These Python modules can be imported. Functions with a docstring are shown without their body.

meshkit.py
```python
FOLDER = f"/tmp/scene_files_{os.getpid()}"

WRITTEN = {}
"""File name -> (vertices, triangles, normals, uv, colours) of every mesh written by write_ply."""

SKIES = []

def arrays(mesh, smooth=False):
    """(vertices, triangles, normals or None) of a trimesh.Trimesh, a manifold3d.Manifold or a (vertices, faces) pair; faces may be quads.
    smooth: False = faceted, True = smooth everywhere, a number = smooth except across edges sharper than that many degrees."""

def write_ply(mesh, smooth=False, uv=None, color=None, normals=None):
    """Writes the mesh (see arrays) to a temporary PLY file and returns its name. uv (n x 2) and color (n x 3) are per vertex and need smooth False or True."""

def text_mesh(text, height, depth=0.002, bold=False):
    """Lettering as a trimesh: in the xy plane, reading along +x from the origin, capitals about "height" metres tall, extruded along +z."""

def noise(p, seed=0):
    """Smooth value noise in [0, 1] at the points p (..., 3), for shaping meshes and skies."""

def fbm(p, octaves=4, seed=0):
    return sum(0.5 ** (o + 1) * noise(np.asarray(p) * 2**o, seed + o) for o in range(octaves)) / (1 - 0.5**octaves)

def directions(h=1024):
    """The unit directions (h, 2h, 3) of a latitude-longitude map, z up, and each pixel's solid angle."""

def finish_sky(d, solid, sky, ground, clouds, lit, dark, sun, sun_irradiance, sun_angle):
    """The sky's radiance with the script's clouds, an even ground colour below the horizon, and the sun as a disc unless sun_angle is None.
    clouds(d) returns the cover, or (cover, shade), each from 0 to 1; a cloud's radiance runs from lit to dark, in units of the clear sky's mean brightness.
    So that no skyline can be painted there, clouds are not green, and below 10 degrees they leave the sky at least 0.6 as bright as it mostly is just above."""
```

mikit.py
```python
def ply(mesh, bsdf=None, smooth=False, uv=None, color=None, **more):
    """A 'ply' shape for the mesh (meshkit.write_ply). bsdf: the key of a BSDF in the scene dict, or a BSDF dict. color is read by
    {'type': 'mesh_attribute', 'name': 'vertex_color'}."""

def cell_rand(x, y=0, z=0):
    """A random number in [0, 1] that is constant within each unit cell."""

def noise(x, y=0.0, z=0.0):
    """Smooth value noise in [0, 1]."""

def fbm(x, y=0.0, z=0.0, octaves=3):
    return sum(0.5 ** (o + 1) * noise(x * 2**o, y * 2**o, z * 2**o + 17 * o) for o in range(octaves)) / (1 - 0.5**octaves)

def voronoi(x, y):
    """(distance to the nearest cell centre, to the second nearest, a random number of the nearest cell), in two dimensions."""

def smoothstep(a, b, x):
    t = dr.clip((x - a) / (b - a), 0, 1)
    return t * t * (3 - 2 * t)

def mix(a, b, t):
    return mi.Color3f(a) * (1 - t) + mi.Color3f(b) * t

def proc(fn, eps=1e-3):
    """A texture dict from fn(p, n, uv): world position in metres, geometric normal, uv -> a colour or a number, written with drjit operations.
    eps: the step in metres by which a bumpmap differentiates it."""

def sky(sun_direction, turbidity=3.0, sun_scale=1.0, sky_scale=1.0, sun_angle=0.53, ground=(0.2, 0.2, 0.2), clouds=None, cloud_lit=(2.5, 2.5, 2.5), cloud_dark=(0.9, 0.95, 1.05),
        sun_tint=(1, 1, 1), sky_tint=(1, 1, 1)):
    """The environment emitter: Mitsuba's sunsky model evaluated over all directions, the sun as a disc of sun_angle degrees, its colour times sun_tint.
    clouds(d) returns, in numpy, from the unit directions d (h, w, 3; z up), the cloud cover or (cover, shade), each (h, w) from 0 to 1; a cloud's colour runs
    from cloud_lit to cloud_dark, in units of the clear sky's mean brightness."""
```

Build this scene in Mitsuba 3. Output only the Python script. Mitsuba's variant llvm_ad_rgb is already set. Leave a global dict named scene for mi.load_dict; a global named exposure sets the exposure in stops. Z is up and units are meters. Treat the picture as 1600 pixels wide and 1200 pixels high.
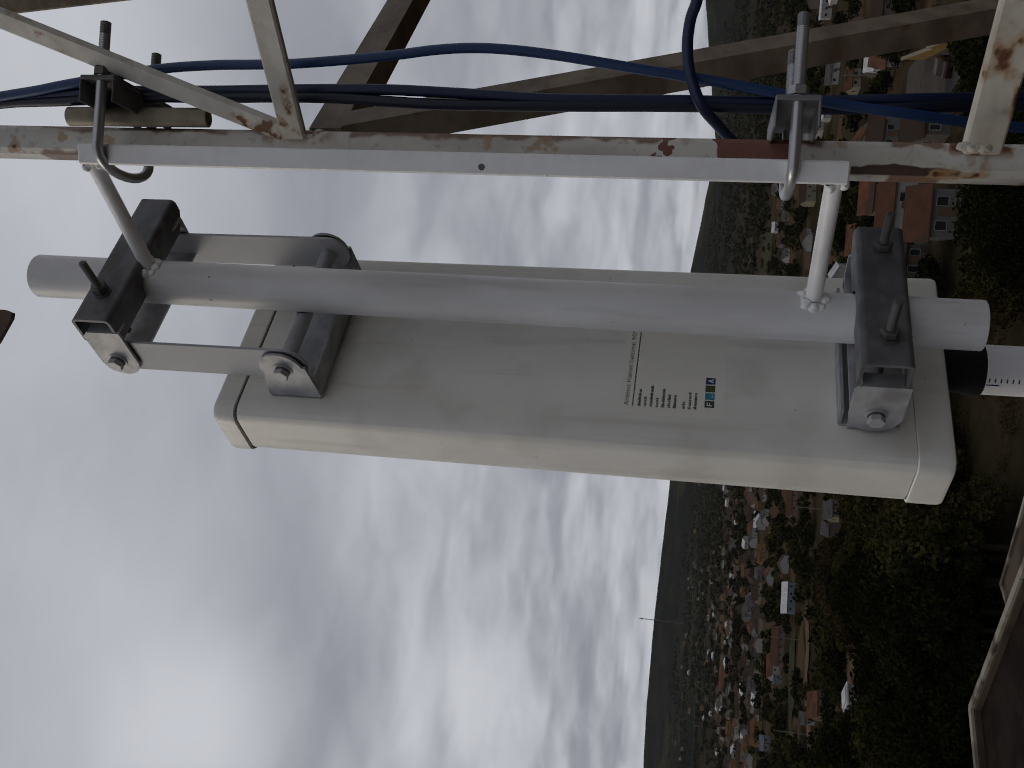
import math, random
import numpy as np, trimesh
import drjit as dr
import mitsuba as mi
import mikit, meshkit
from shapely.geometry import Polygon, Point, box as sbox
from shapely import affinity

T = mi.ScalarTransform4f
scene, labels = {}, {}
rng = np.random.default_rng(7)
random.seed(7)

# ------------------------------------------------------------------ camera (a phone held upright: world up is towards the picture's left)
FOC, PITCH, ROLL = 1500.0, math.radians(11.1), math.radians(4.0)
CAM = np.array([0.0, 0.0, 22.0])
FW = np.array([0, math.cos(PITCH), math.sin(PITCH)])
_U, _R = np.array([0, -math.sin(PITCH), math.cos(PITCH)]), np.array([1.0, 0, 0])
RT = -math.cos(ROLL) * _U + math.sin(ROLL) * _R
DN = -math.sin(ROLL) * _U - math.cos(ROLL) * _R
scene['camera'] = {'type': 'perspective', 'fov_axis': 'x', 'fov': math.degrees(2 * math.atan(800 / FOC)), 'near_clip': 0.05, 'far_clip': 30000.0,
                   'to_world': T().look_at(origin=CAM.tolist(), target=(CAM + FW).tolist(), up=(-DN).tolist())}

# ------------------------------------------------------------------ sky
exposure = 1.28
SUN = np.array([-0.92, 0.22, 0.62])


def direction(az, el):
    a, e = math.radians(az), math.radians(el)
    return np.array([math.sin(a) * math.cos(e), math.cos(a) * math.cos(e), math.sin(e)])


def clouds(d):
    """A closed stratocumulus deck: soft rolls overhead that flatten to bands at the horizon, a few thinner bright places."""
    z = np.maximum(d[..., 2], 0) + 0.10
    q = np.stack([d[..., 0] / z, d[..., 1] / z, 0 * z], -1)
    warp = np.stack([meshkit.fbm(q * 1.1 + 11.3, 3, 5), meshkit.fbm(q * 1.1 + 51.7, 3, 9), 0 * z], -1)
    w = q + warp * 0.7
    big = meshkit.fbm(w * [1.1, 1.3, 1] + 3.1, 3, 1) - 0.5
    z2 = z + 0.16
    q2 = np.stack([d[..., 0] / z2, d[..., 1] / z2, 0 * z], -1)
    q2 = q2 + warp * 0.22 + 0.10 * np.stack([meshkit.fbm(q2 * 7 + 3, 3, 15), meshkit.fbm(q2 * 7 + 9, 3, 16), 0 * z], -1)
    puff = meshkit.fbm(q2 * [5.5, 8.0, 1] + 7.7, 5, 2) - 0.5
    low = np.clip(1 - d[..., 2] / 0.40, 0, 1)
    band = meshkit.fbm(w * [1.2, 3.2, 1] + 1.7, 4, 3) - 0.5
    t = 1.7 * big * (1 - 0.5 * low) + (0.9 + 3.0 * low ** 0.7) * puff + 1.5 * low * band + 0.10
    for az, el, sx, amp in ((-22.5, 27.0, 3.0, -1.1), (-24, 36, 7, 0.35), (-8, 15.5, 4.0, -0.5), (-18.5, 12.5, 3.0, -0.9), (-20, 17.5, 3.0, 0.75), (-4, 25, 7.0, 0.55), (-15, 23, 4.0, 0.5), (-13, 33, 5, -0.25),
                            (14, 36, 9.0, -0.3), (12, 22, 5.0, 0.25), (9, 12, 6.0, -0.1), (-70, 40, 25, -0.6), (40, 30, 12, -0.2)):
        t = t + amp * np.exp((np.clip(d @ direction(az, el), -1, 1) - 1) / math.radians(sx) ** 2)
    t = t - 0.45 * np.exp(-(d[..., 2] / 0.07) ** 2)
    return np.ones_like(z), 1 / (1 + np.exp(-1.8 * t - 0.12))


scene['daylight'] = mikit.sky(SUN, turbidity=3, sun_scale=0.17, sun_angle=26, sun_tint=(0.90, 0.98, 1.10), clouds=clouds, cloud_lit=(3.12, 3.20, 3.40), cloud_dark=(1.10, 1.17, 1.37), ground=(0.09, 0.085, 0.07))


def ray(u, v):
    return FW + (u - 800) / FOC * RT + (v - 600) / FOC * DN


def at(u, v, depth):
    return CAM + ray(u, v) * depth


def on_plane(u, v, p, n):
    r = ray(u, v)
    return CAM + r * (np.dot(np.asarray(p) - CAM, n) / np.dot(r, n))


# ------------------------------------------------------------------ bookkeeping
def numbered(name):
    key, k = name, 0
    while key in scene or key in labels or any(x.startswith(key + '__') for x in scene if x.startswith(key)):
        k += 1
        key = f'{name}_{k:03d}'
    return key


taken = {}


def fresh(name):
    k = taken.get(name, -1) + 1
    taken[name] = k
    return name if k == 0 else f'{name}_{k:03d}'


def thing(name, label, cat, group=None, kind=None):
    key = fresh(name)
    labels[key] = {'label': label, 'category': cat}
    if group: labels[key]['group'] = group
    if kind: labels[key]['kind'] = kind
    return key


def part(parent, name, mesh, bsdf, smooth=30, label=None, **kw):
    key = fresh(parent + '__' + name)
    scene[key] = mikit.ply(mesh, bsdf, smooth=smooth, **kw)
    if label: labels[key] = {'label': label}
    return key


def part_of(parent, name, plydict, to_world):
    key = fresh(parent + '__' + name)
    scene[key] = {**plydict, 'to_world': to_world}
    return key


# ------------------------------------------------------------------ mesh helpers
def frame_matrix(o, x, y, z):
    m = np.eye(4)
    m[:3, 0], m[:3, 1], m[:3, 2], m[:3, 3] = x, y, z, o
    return m


def hull(pts):
    return trimesh.convex.convex_hull(np.asarray(pts, float))


def obox(c, ax, half, bev=0.0):
    """A box with bevelled edges; ax: three unit row vectors."""
    ax, half = np.asarray(ax, float), np.asarray(half, float)
    b = min(bev, 0.9 * half.min())
    pts = []
    for s in np.ndindex(2, 2, 2):
        sg = np.array(s) * 2 - 1
        for k in range(3) if b > 0 else (0,):
            e = half - b
            if b > 0: e[k] = half[k]
            else: e = half
            pts.append(c + (sg * e) @ ax)
    return hull(pts)


def axes_from(d, up=(0, 0, 1)):
    d = np.asarray(d, float); d = d / np.linalg.norm(d)
    s = np.cross(d, up); s /= np.linalg.norm(s)
    return np.array([d, s, np.cross(s, d)])


def beam(a, b, w, h, up=(0, 0, 1), bev=0.003):
    a, b = np.asarray(a, float), np.asarray(b, float)
    return obox((a + b) / 2, axes_from(b - a, up), (np.linalg.norm(b - a) / 2, w / 2, h / 2), bev)


def angle_iron(a, b, w, t, u1, u2):
    """An L profile from a to b: one leg along u1, one along u2."""
    a, b = np.asarray(a, float), np.asarray(b, float)
    poly = [(0, 0), (w, 0), (w, t), (t * 1.6, t), (t, t * 1.6), (t, w), (0, w)]
    d = b - a
    v = [a + p * u1 + q * u2 for p, q in poly] + [b + p * u1 + q * u2 for p, q in poly]
    n = len(poly)
    f = []
    for i in range(n):
        j = (i + 1) % n
        f += [[i, j, j + n], [i, j + n, i + n]]
    tri = [(0, 1, 2), (0, 2, 3), (0, 3, 4), (0, 4, 5), (0, 5, 6)]
    f += [[x, z, y] for x, y, z in tri] + [[x + n, y + n, z + n] for x, y, z in tri]
    m = trimesh.Trimesh(v, f, process=False)
    m.fix_normals()
    return m


def spline(p, n=10):
    p = np.asarray(p, float)
    q = np.vstack([2 * p[0] - p[1], p, 2 * p[-1] - p[-2]])
    out = []
    for i in range(1, len(q) - 2):
        t = np.linspace(0, 1, n, endpoint=False)[:, None]
        a, b, c, d = q[i - 1], q[i], q[i + 1], q[i + 2]
        out.append(0.5 * (2 * b + (c - a) * t + (2 * a - 5 * b + 4 * c - d) * t ** 2 + (3 * b - a - 3 * c + d) * t ** 3))
    return np.vstack([*out, p[-1:]])


def tube(p, r, sides=16, caps=True):
    p = np.asarray(p, float)
    t = np.gradient(p, axis=0)
    t /= np.linalg.norm(t, axis=1, keepdims=True)
    a = np.cross(t[0], [0.3, 0.2, 0.93]); a /= np.linalg.norm(a)
    A = []
    for k in range(len(p)):
        a = a - t[k] * (a @ t[k]); a /= np.linalg.norm(a)
        A.append(a)
    A = np.array(A); B = np.cross(t, A)
    r = np.broadcast_to(r, (len(p),))
    g = np.arange(sides) * 2 * np.pi / sides
    v = (p[:, None] + r[:, None, None] * (np.cos(g)[None, :, None] * A[:, None] + np.sin(g)[None, :, None] * B[:, None])).reshape(-1, 3)
    f = []
    for i in range(len(p) - 1):
        for j in range(sides):
            k = (j + 1) % sides
            f += [[i * sides + j, i * sides + k, (i + 1) * sides + k], [i * sides + j, (i + 1) * sides + k, (i + 1) * sides + j]]
    if caps:
        n0 = len(v)
        v = np.vstack([v, p[:1], p[-1:]])
        last = (len(p) - 1) * sides
        for j in range(sides):
            k = (j + 1) % sides
            f += [[n0, k, j], [n0 + 1, last + j, last + k]]
    return trimesh.Trimesh(v, f, process=False)


def pipe(a, b, r, wall=0.003, sides=48):
    """An open steel tube with a wall."""
    h = np.linalg.norm(np.subtract(b, a))
    e = 0.0006
    m = trimesh.creation.revolve([[r - wall, 0], [r - e, 0], [r, e], [r, h - e], [r - e, h], [r - wall, h], [r - wall, 0]], sections=sides)
    d = axes_from(np.subtract(b, a), (0.1, 0.97, 0.2))
    m.apply_transform(frame_matrix(a, d[1], d[2], d[0]))
    m.fix_normals()
    return m


def extrude(poly, depth, o, x, y, z):
    m = trimesh.creation.extrude_polygon(poly, depth, engine='earcut')
    m.apply_transform(frame_matrix(o, x, y, z))
    return m


def join(ms):
    return trimesh.util.concatenate(ms)


def bead(c, r, seed, flat=(1, 1, 1), n=3):
    m = trimesh.creation.icosphere(n, 1.0)
    v = m.vertices
    k = 0.75 + 0.7 * meshkit.fbm(v * 1.8 + seed, 3, seed)
    m.vertices = c + v * k[:, None] * r * np.asarray(flat)
    return m


def hexnut(c, d, r, h):
    ax = axes_from(d, (0.2, 0.1, 0.97))
    g = np.arange(6) * np.pi / 3 + 0.3
    pts = []
    for s, k in ((0, 0.94), (0.12, 1), (0.88, 1), (1, 0.92)):
        pts += [c + ax[0] * h * s + k * r * (math.cos(a) * ax[1] + math.sin(a) * ax[2]) for a in g]
    return hull(pts)


def disc(c, d, r, h, sides=28):
    d = np.asarray(d, float)
    return tube([c, c + d * h], [r, r], sides)


def thread(a, b, r, pitch=0.0016):
    """A threaded rod: rings of crests and roots."""
    a, b = np.asarray(a, float), np.asarray(b, float)
    n = max(4, int(np.linalg.norm(b - a) / pitch * 2))
    s = np.linspace(0, 1, n)
    rr = np.where(np.arange(n) % 2 == 0, r, r * 0.86)
    rr[0] = rr[-1] = r * 0.7
    return tube(a + (b - a) * s[:, None], rr, 12)


# ------------------------------------------------------------------ materials
def rgb(c):
    return {'type': 'rgb', 'value': list(c)}


def mat(key, color, rough=0.5, metallic=0.0, spec=0.5, bump=None, bscale=0.0, two=True, clear=0.0):
    col = mikit.proc(color) if callable(color) else rgb(color)
    b = {'type': 'principled', 'base_color': col, 'roughness': rough if not callable(rough) else mikit.proc(rough), 'metallic': metallic, 'specular': spec}
    if clear: b |= {'clearcoat': clear, 'clearcoat_gloss': 0.8}
    if bump: b = {'type': 'bumpmap', 'arbitrary': mikit.proc(bump, 5e-4), 'scale': bscale, 'bsdf': b}
    scene[key] = {'type': 'twosided', 'bsdf': b} if two else b


N, FB, SS, MX = mikit.noise, mikit.fbm, mikit.smoothstep, mikit.mix

# frames reused by the materials
LEG = at(800, 240, 0.905)              # the tower leg nearest the camera, upright through this point
E1, E2 = np.array([0.73, -0.68, 0.0]), np.array([0.68, 0.73, 0.0])
E1 /= np.linalg.norm(E1); E2 = np.array([-E1[1], E1[0], 0.0])


def z_at(u, p):
    """The height on the upright line through p that is seen in picture column u."""
    zs = np.linspace(p[2] - 3, p[2] + 3, 12001)
    P = np.stack([0 * zs + p[0], 0 * zs + p[1], zs], -1) - CAM
    uu = 800 + FOC * (P @ RT) / (P @ FW)
    ok = P @ FW > 0.05
    return float(zs[ok][np.argmin(np.abs(uu[ok] - u))])


ZP0, ZP1 = z_at(1122, LEG), z_at(1232, LEG)      # the stretch of leg where the paint has flaked to red primer
ZF = z_at(1042, LEG)
ZR = z_at(1392, LEG)
ZAJ, ZRJ = z_at(466, LEG), z_at(1525, LEG)


def leg_paint(p, n, uv):
    dirt = FB(p.x * 30, p.y * 30, p.z * 9, 4)
    c = MX((0.575, 0.555, 0.505), (0.45, 0.42, 0.36), SS(0.35, 0.72, dirt))
    fine = FB(p.x * 160, p.y * 160, p.z * 110, 3)
    c = MX(c, (0.28, 0.22, 0.15), 0.5 * SS(0.62, 0.8, fine))
    edge = FB(p.x * 60 + 3, p.y * 60, p.z * 40, 3) - 0.5
    primer = SS(0.0035, 0.0025, dr.abs(p.z - 0.5 * (ZP0 + ZP1)) - 0.5 * abs(ZP1 - ZP0) + edge * 0.012) * SS(-0.004, -0.002, p.x - LEG[0] + 0.004 + edge * 0.02)
    flake = SS(0.46, 0.44, FB(p.x * 90, p.y * 90 + 7, p.z * 70, 3) + dr.abs(p.z - ZF) * 14)
    c = MX(c, (0.155, 0.055, 0.036), dr.maximum(primer, flake))
    rust = FB(p.x * 55 + 9, p.y * 55, p.z * 38 + 4, 4)
    low = SS(0.0, -0.12, p.z - ZR - 0.02)
    rust = SS(0.66, 0.73, rust + 0.06 * low - 0.10)
    joint = dr.minimum(dr.abs(p.z - ZAJ), dr.abs(p.z - ZRJ))
    rust = dr.maximum(rust, SS(0.50, 0.62, FB(p.x * 75, p.y * 75, p.z * 60, 4) + 0.10 * SS(0.045, 0.01, joint)) * SS(0.055, 0.02, joint) * SS(-0.002, 0.010, p.x - LEG[0]))
    edge_rust = SS(0.0078, 0.0125, dr.abs(p.x - LEG[0]) + 0.012 * (FB(p.x * 70, p.y * 70, p.z * 60 + 3, 4) - 0.5)) * SS(0.46, 0.56, FB(p.z * 24.0, 5.0, 1.0, 3))
    c = MX(c, (0.15, 0.065, 0.03), 0.85 * edge_rust)
    flk = SS(0.0015, 0.0, p.x - LEG[0] + 0.0045 + 0.12 * dr.abs(p.z - ZR) + 0.012 * (FB(p.x * 60, p.y * 60, p.z * 45, 3) - 0.5)) * SS(0.058, 0.052, dr.abs(p.z - ZR))
    c = MX(c, (0.05, 0.024, 0.016), flk * SS(-0.0145, -0.0135, p.x - LEG[0]))
    c = MX(c, (0.34, 0.21, 0.10), 0.75 * SS(0.60, 0.69, FB(p.x * 55 + 9, p.y * 55, p.z * 38 + 4, 4) + 0.06 * low - 0.05))
    return MX(c, MX((0.20, 0.085, 0.03), (0.07, 0.03, 0.014), SS(0.68, 0.8, FB(p.x * 90, p.y * 90, p.z * 90, 2) * 0.5 + rust * 0.5)), rust)


def brace_paint(p, n, uv):
    dirt = FB(p.x * 34 + 5, p.y * 34, p.z * 34, 4)
    c = MX((0.58, 0.56, 0.51), (0.46, 0.43, 0.37), SS(0.3, 0.7, dirt))
    dj = dr.sqrt(dr.square(p.x - LEG[0]) + dr.square(p.y - LEG[1]))
    rust = FB(p.x * 60 + 2, p.y * 60 + 4, p.z * 60, 4) + 0.13 * SS(0.055, 0.018, dj) - 0.01
    halo = SS(0.60, 0.72, rust)
    c = MX(c, (0.30, 0.17, 0.08), 0.6 * halo)
    return MX(c, (0.13, 0.055, 0.024), SS(0.69, 0.75, rust))


def rung_paint(p, n, uv):
    dirt = FB(p.x * 30 + 5, p.y * 30, p.z * 30, 4)
    c = MX((0.52, 0.495, 0.435), (0.41, 0.37, 0.30), SS(0.3, 0.7, dirt))
    rust = FB(p.x * 42 + 12, p.y * 42 + 4, p.z * 42, 4)
    c = MX(c, (0.30, 0.16, 0.06), 0.8 * SS(0.52, 0.68, rust))
    return MX(c, (0.10, 0.036, 0.014), SS(0.62, 0.7, rust))


def old_paint(p, n, uv):
    dirt = FB(p.x * 26 + 1, p.y * 26, p.z * 26, 4)
    c = MX((0.185, 0.145, 0.10), (0.105, 0.077, 0.052), SS(0.3, 0.7, dirt))
    return MX(c, (0.115, 0.07, 0.04), SS(0.60, 0.78, FB(p.x * 50, p.y * 50 + 8, p.z * 50, 4)))


def paint_bump(p, n, uv):
    return FB(p.x * 120, p.y * 120, p.z * 120, 3)


mat('leg_paint', leg_paint, 0.5, bump=paint_bump, bscale=0.0006)
mat('brace_paint', brace_paint, 0.5, bump=paint_bump, bscale=0.0006)
mat('rung_paint', rung_paint, 0.55, bump=paint_bump, bscale=0.0008)
mat('old_paint', old_paint, 0.65, bump=paint_bump, bscale=0.0008)
mat('tan_tube', lambda p, n, uv: MX((0.30, 0.262, 0.19), (0.13, 0.105, 0.07), SS(0.35, 0.7, FB(p.x * 50, p.y * 50, p.z * 30, 3))), 0.5)
mat('plate_brown', (0.11, 0.07, 0.05), 0.7)


def white_paint(p, n, uv):
    d = FB(p.x * 22, p.y * 22, p.z * 10, 4)
    c = MX((0.79, 0.79, 0.79), (0.69, 0.685, 0.68), SS(0.35, 0.75, d))
    return MX(c, (0.33, 0.31, 0.29), SS(0.88, 0.92, FB(p.x * 140, p.y * 140, p.z * 110, 3)))


def pole_paint(p, n, uv):
    d = FB(p.x * 16 + 4, p.y * 16, p.z * 7, 4)
    c = MX((0.66, 0.66, 0.665), (0.55, 0.545, 0.545), SS(0.3, 0.75, d))
    c = MX(c, (0.44, 0.425, 0.41), 0.35 * SS(0.55, 0.75, FB(p.x * 80, p.y * 80, p.z * 9, 4)))
    return MX(c, (0.22, 0.20, 0.19), SS(0.84, 0.87, FB(p.x * 120, p.y * 120, p.z * 90 + 3, 3)))


mat('white_paint', white_paint, 0.38, bump=paint_bump, bscale=0.0005)
mat('pole_paint', pole_paint, 0.45, bump=lambda p, n, uv: FB(p.x * 45, p.y * 45, p.z * 25, 3), bscale=0.0006)


def galv(p, n, uv):
    f = FB(p.x * 70, p.y * 70, p.z * 70, 3)
    c = MX((0.38, 0.385, 0.40), (0.27, 0.275, 0.29), SS(0.3, 0.7, f))
    return MX(c, (0.20, 0.195, 0.185), 0.6 * SS(0.6, 0.8, FB(p.x * 24, p.y * 24, p.z * 24 + 5, 4)))


def dark_galv(p, n, uv):
    f = FB(p.x * 60 + 8, p.y * 60, p.z * 60, 3)
    c = MX((0.125, 0.125, 0.132), (0.082, 0.082, 0.088), SS(0.3, 0.7, f))
    return MX(c, (0.06, 0.055, 0.045), 0.7 * SS(0.55, 0.75, FB(p.x * 30, p.y * 30, p.z * 30 + 2, 4)))


mat('galvanised', galv, 0.52, metallic=0.2)
mat('dark_galvanised', dark_galv, 0.55, metallic=0.2)
mat('grey_link', (0.36, 0.365, 0.385), 0.55)
mat('bolt_steel', (0.34, 0.34, 0.35), 0.5, metallic=0.2)
mat('zinc', (0.42, 0.42, 0.43), 0.34, metallic=0.7)
mat('zinc_grey', (0.17, 0.17, 0.178), 0.45, metallic=0.4)
mat('dark_steel', (0.10, 0.095, 0.09), 0.5, metallic=0.4)
mat('black_rubber', (0.004, 0.004, 0.0045), 0.7, spec=0.25)


def abs_plastic(p, n, uv):
    d = FB(p.x * 9, p.y * 9, p.z * 9, 4)
    c = MX((0.71, 0.695, 0.65), (0.635, 0.62, 0.575), SS(0.3, 0.75, d))
    streak = FB(p.x * 85, p.y * 85, p.z * 5, 4)
    c = MX(c, (0.50, 0.475, 0.42), 0.40 * SS(0.56, 0.78, streak))
    c = MX(c, (0.46, 0.43, 0.37), 0.30 * SS(0.52, 0.78, FB(p.x * 26, p.y * 26, p.z * 20, 4)))
    return MX(c, (0.25, 0.22, 0.18), 0.5 * SS(0.88, 0.92, FB(p.x * 150, p.y * 150, p.z * 130 + 4, 2)))


mat('abs_plastic', abs_plastic, 0.42, bump=lambda p, n, uv: FB(p.x * 35, p.y * 35, p.z * 20, 2), bscale=0.0005)
mat('gasket', (0.05, 0.045, 0.04), 0.7)
mat('sticker_film', (0.70, 0.68, 0.61), 0.3)
mat('sticker_ink', (0.03, 0.03, 0.035), 0.5)
mat('icon_white', (0.60, 0.60, 0.58), 0.4)
for k, c in dict(green=(0.018, 0.036, 0.024), cyan=(0.015, 0.18, 0.29), olive=(0.05, 0.055, 0.016), navy=(0.008, 0.026, 0.10)).items():
    mat('icon_' + k, c, 0.4)
mat('radio_white', (0.68, 0.68, 0.70), 0.3)
mat('cable_blue', (0.008, 0.037, 0.125), 0.42)
mat('cable_navy', (0.005, 0.015, 0.055), 0.45)
mat('cable_dark', (0.005, 0.009, 0.026), 0.45)

# ================================================================== LARGE STRUCTURE: the land
RID_AZ = np.radians([-180, -90, -45, -26, -21, -17.7, -13, -9, -5, 0, 4, 7.4, 9.5, 12.2, 14.5, 18, 22, 26, 45, 90, 180])
RID_EL = np.radians([0.9, 1.0, 1.5, 1.60, 1.65, 1.74, 1.70, 1.55, 1.38, 1.3, 1.2, 1.02, 0.72, 0.36, 0.10, 0.6, 1.15, 1.3, 1.2, 1.0, 0.9])


def ground(x, y):
    x, y = np.asarray(x, float), np.asarray(y, float)
    r, az = np.hypot(x, y), np.arctan2(x, y)
    el = np.interp(az, RID_AZ, RID_EL) + np.radians(0.05) * (meshkit.fbm(np.stack([az * 60, 0 * az, 0 * az], -1), 3, 4) - 0.5)
    top = 22 + 3600 * np.tan(el)
    z = np.interp(r, [0, 60, 110, 180, 280, 450, 800, 1200, 1800, 2500, 2900], [0, 0, -1, -7, -18, -23, -28, -31, -25, -3, 8])
    k = np.clip((r - 2700) / 900, 0, 1); k = k * k * (3 - 2 * k)
    back = np.clip((r - 3900) / 3000, 0, 1)
    z = z * (1 - k) + k * (top * (1 - back) + 10 * back)
    p = np.stack([x, y, 0 * x], -1)
    amp = np.clip((r - 70) / 500, 0, 1) * np.clip((3300 - r) / 800, 0.0, 1)
    z = z + amp * (9 * (meshkit.fbm(p / 260.0, 3, 11) - 0.5) + 24 * np.clip(r / 2500, 0, 1) * (meshkit.fbm(p / 700.0, 2, 21) - 0.5))
    return z + np.clip((r - 40) / 60, 0, 1) * 0.5 * (meshkit.fbm(p / 7.0, 2, 31) - 0.5)


RADII = np.concatenate([np.linspace(0.5, 50, 10), np.geomspace(55, 420, 170), np.geomspace(428, 4400, 150), np.geomspace(4700, 14000, 12)])
AZS = np.radians(np.concatenate([np.arange(-180, -32, 2.5), np.arange(-32, 32, 0.14), np.arange(32, 180.1, 2.5)]))
RR, AA = np.meshgrid(RADII, AZS, indexing='ij')
GX, GY = RR * np.sin(AA), RR * np.cos(AA)
GV = np.stack([GX, GY, ground(GX, GY)], -1).reshape(-1, 3)
nr, na = RR.shape
gi, gj = np.meshgrid(np.arange(nr - 1), np.arange(na - 1), indexing='ij')
gq = np.stack([gi * na + gj, gi * na + gj + 1, (gi + 1) * na + gj + 1, (gi + 1) * na + gj], -1).reshape(-1, 4)
GF = np.vstack([gq[:, [0, 2, 1]], gq[:, [0, 3, 2]], [[0, j + 1, j] for j in range(1, na - 1)]])


def land(p, n, uv):
    r = dr.sqrt(p.x * p.x + p.y * p.y)
    a = FB(p.x * 0.045, p.y * 0.045, 0.0, 4)
    b = FB(p.x * 0.9, p.y * 0.9, 3.0, 3)
    c = MX((0.066, 0.050, 0.029), (0.036, 0.031, 0.017), SS(0.35, 0.62, a))
    c = MX(c, (0.105, 0.072, 0.045), SS(0.47, 0.60, FB(p.x * 0.03 + 40, p.y * 0.03, 0.0, 4)))
    c = c * (0.46 + 0.40 * b)
    g = FB(p.x * 0.011, p.y * 0.011, 1.0, 4)
    far = MX((0.015, 0.019, 0.015), (0.026, 0.029, 0.021), SS(0.35, 0.7, g))
    far = MX(far, (0.046, 0.044, 0.026), SS(0.66, 0.70, FB(p.x * 0.0035 + 3, p.y * 0.0035 + 9, 1.0, 3)))
    far = far * (0.36 + 0.6 * FB(p.x * 0.05, p.y * 0.05, p.z * 0.05, 3))
    far = MX((0.040, 0.030, 0.021), far, SS(1300, 2300, r + 500 * (FB(p.x * 0.004, p.y * 0.004, 2.0, 3) - 0.5)))
    return MX(c, far, SS(500, 1100, r))


scene['land_ground'] = {'type': 'twosided', 'bsdf': {'type': 'diffuse', 'reflectance': mikit.proc(land)}}
scene['ground'] = mikit.ply((GV, GF), 'land_ground', smooth=True)
labels['ground'] = {'label': 'dark olive and brown land falling to a valley and rising to a flat ridge', 'category': 'ground', 'kind': 'structure'}


def hit(u, v, lift=0.0):
    """Where the line of sight through a picture point meets the land."""
    r = ray(u, v)
    t = np.geomspace(40, 6000, 6000)
    P = CAM + r * t[:, None]
    below = P[:, 2] - lift < ground(P[:, 0], P[:, 1])
    k = int(np.argmax(below)) if below.any() else len(t) - 1
    return P[k]


def pix(P):
    P = np.asarray(P, float) - CAM
    d = P @ FW
    return np.stack([800 + FOC * (P @ RT) / d, 600 + FOC * (P @ DN) / d, d], -1)


# ------------------------------------------------------------------ roads
mat('asphalt', lambda p, n, uv: MX((0.048, 0.041, 0.035), (0.038, 0.033, 0.029), SS(0.3, 0.7, FB(p.x * 0.8, p.y * 0.8, 0.0, 4))), 0.9, spec=0.05)
mat('dirt', lambda p, n, uv: MX((0.095, 0.06, 0.038), (0.06, 0.041, 0.027), SS(0.3, 0.7, FB(p.x * 0.5, p.y * 0.5, 0.0, 4))), 0.95, spec=0.05)


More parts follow.
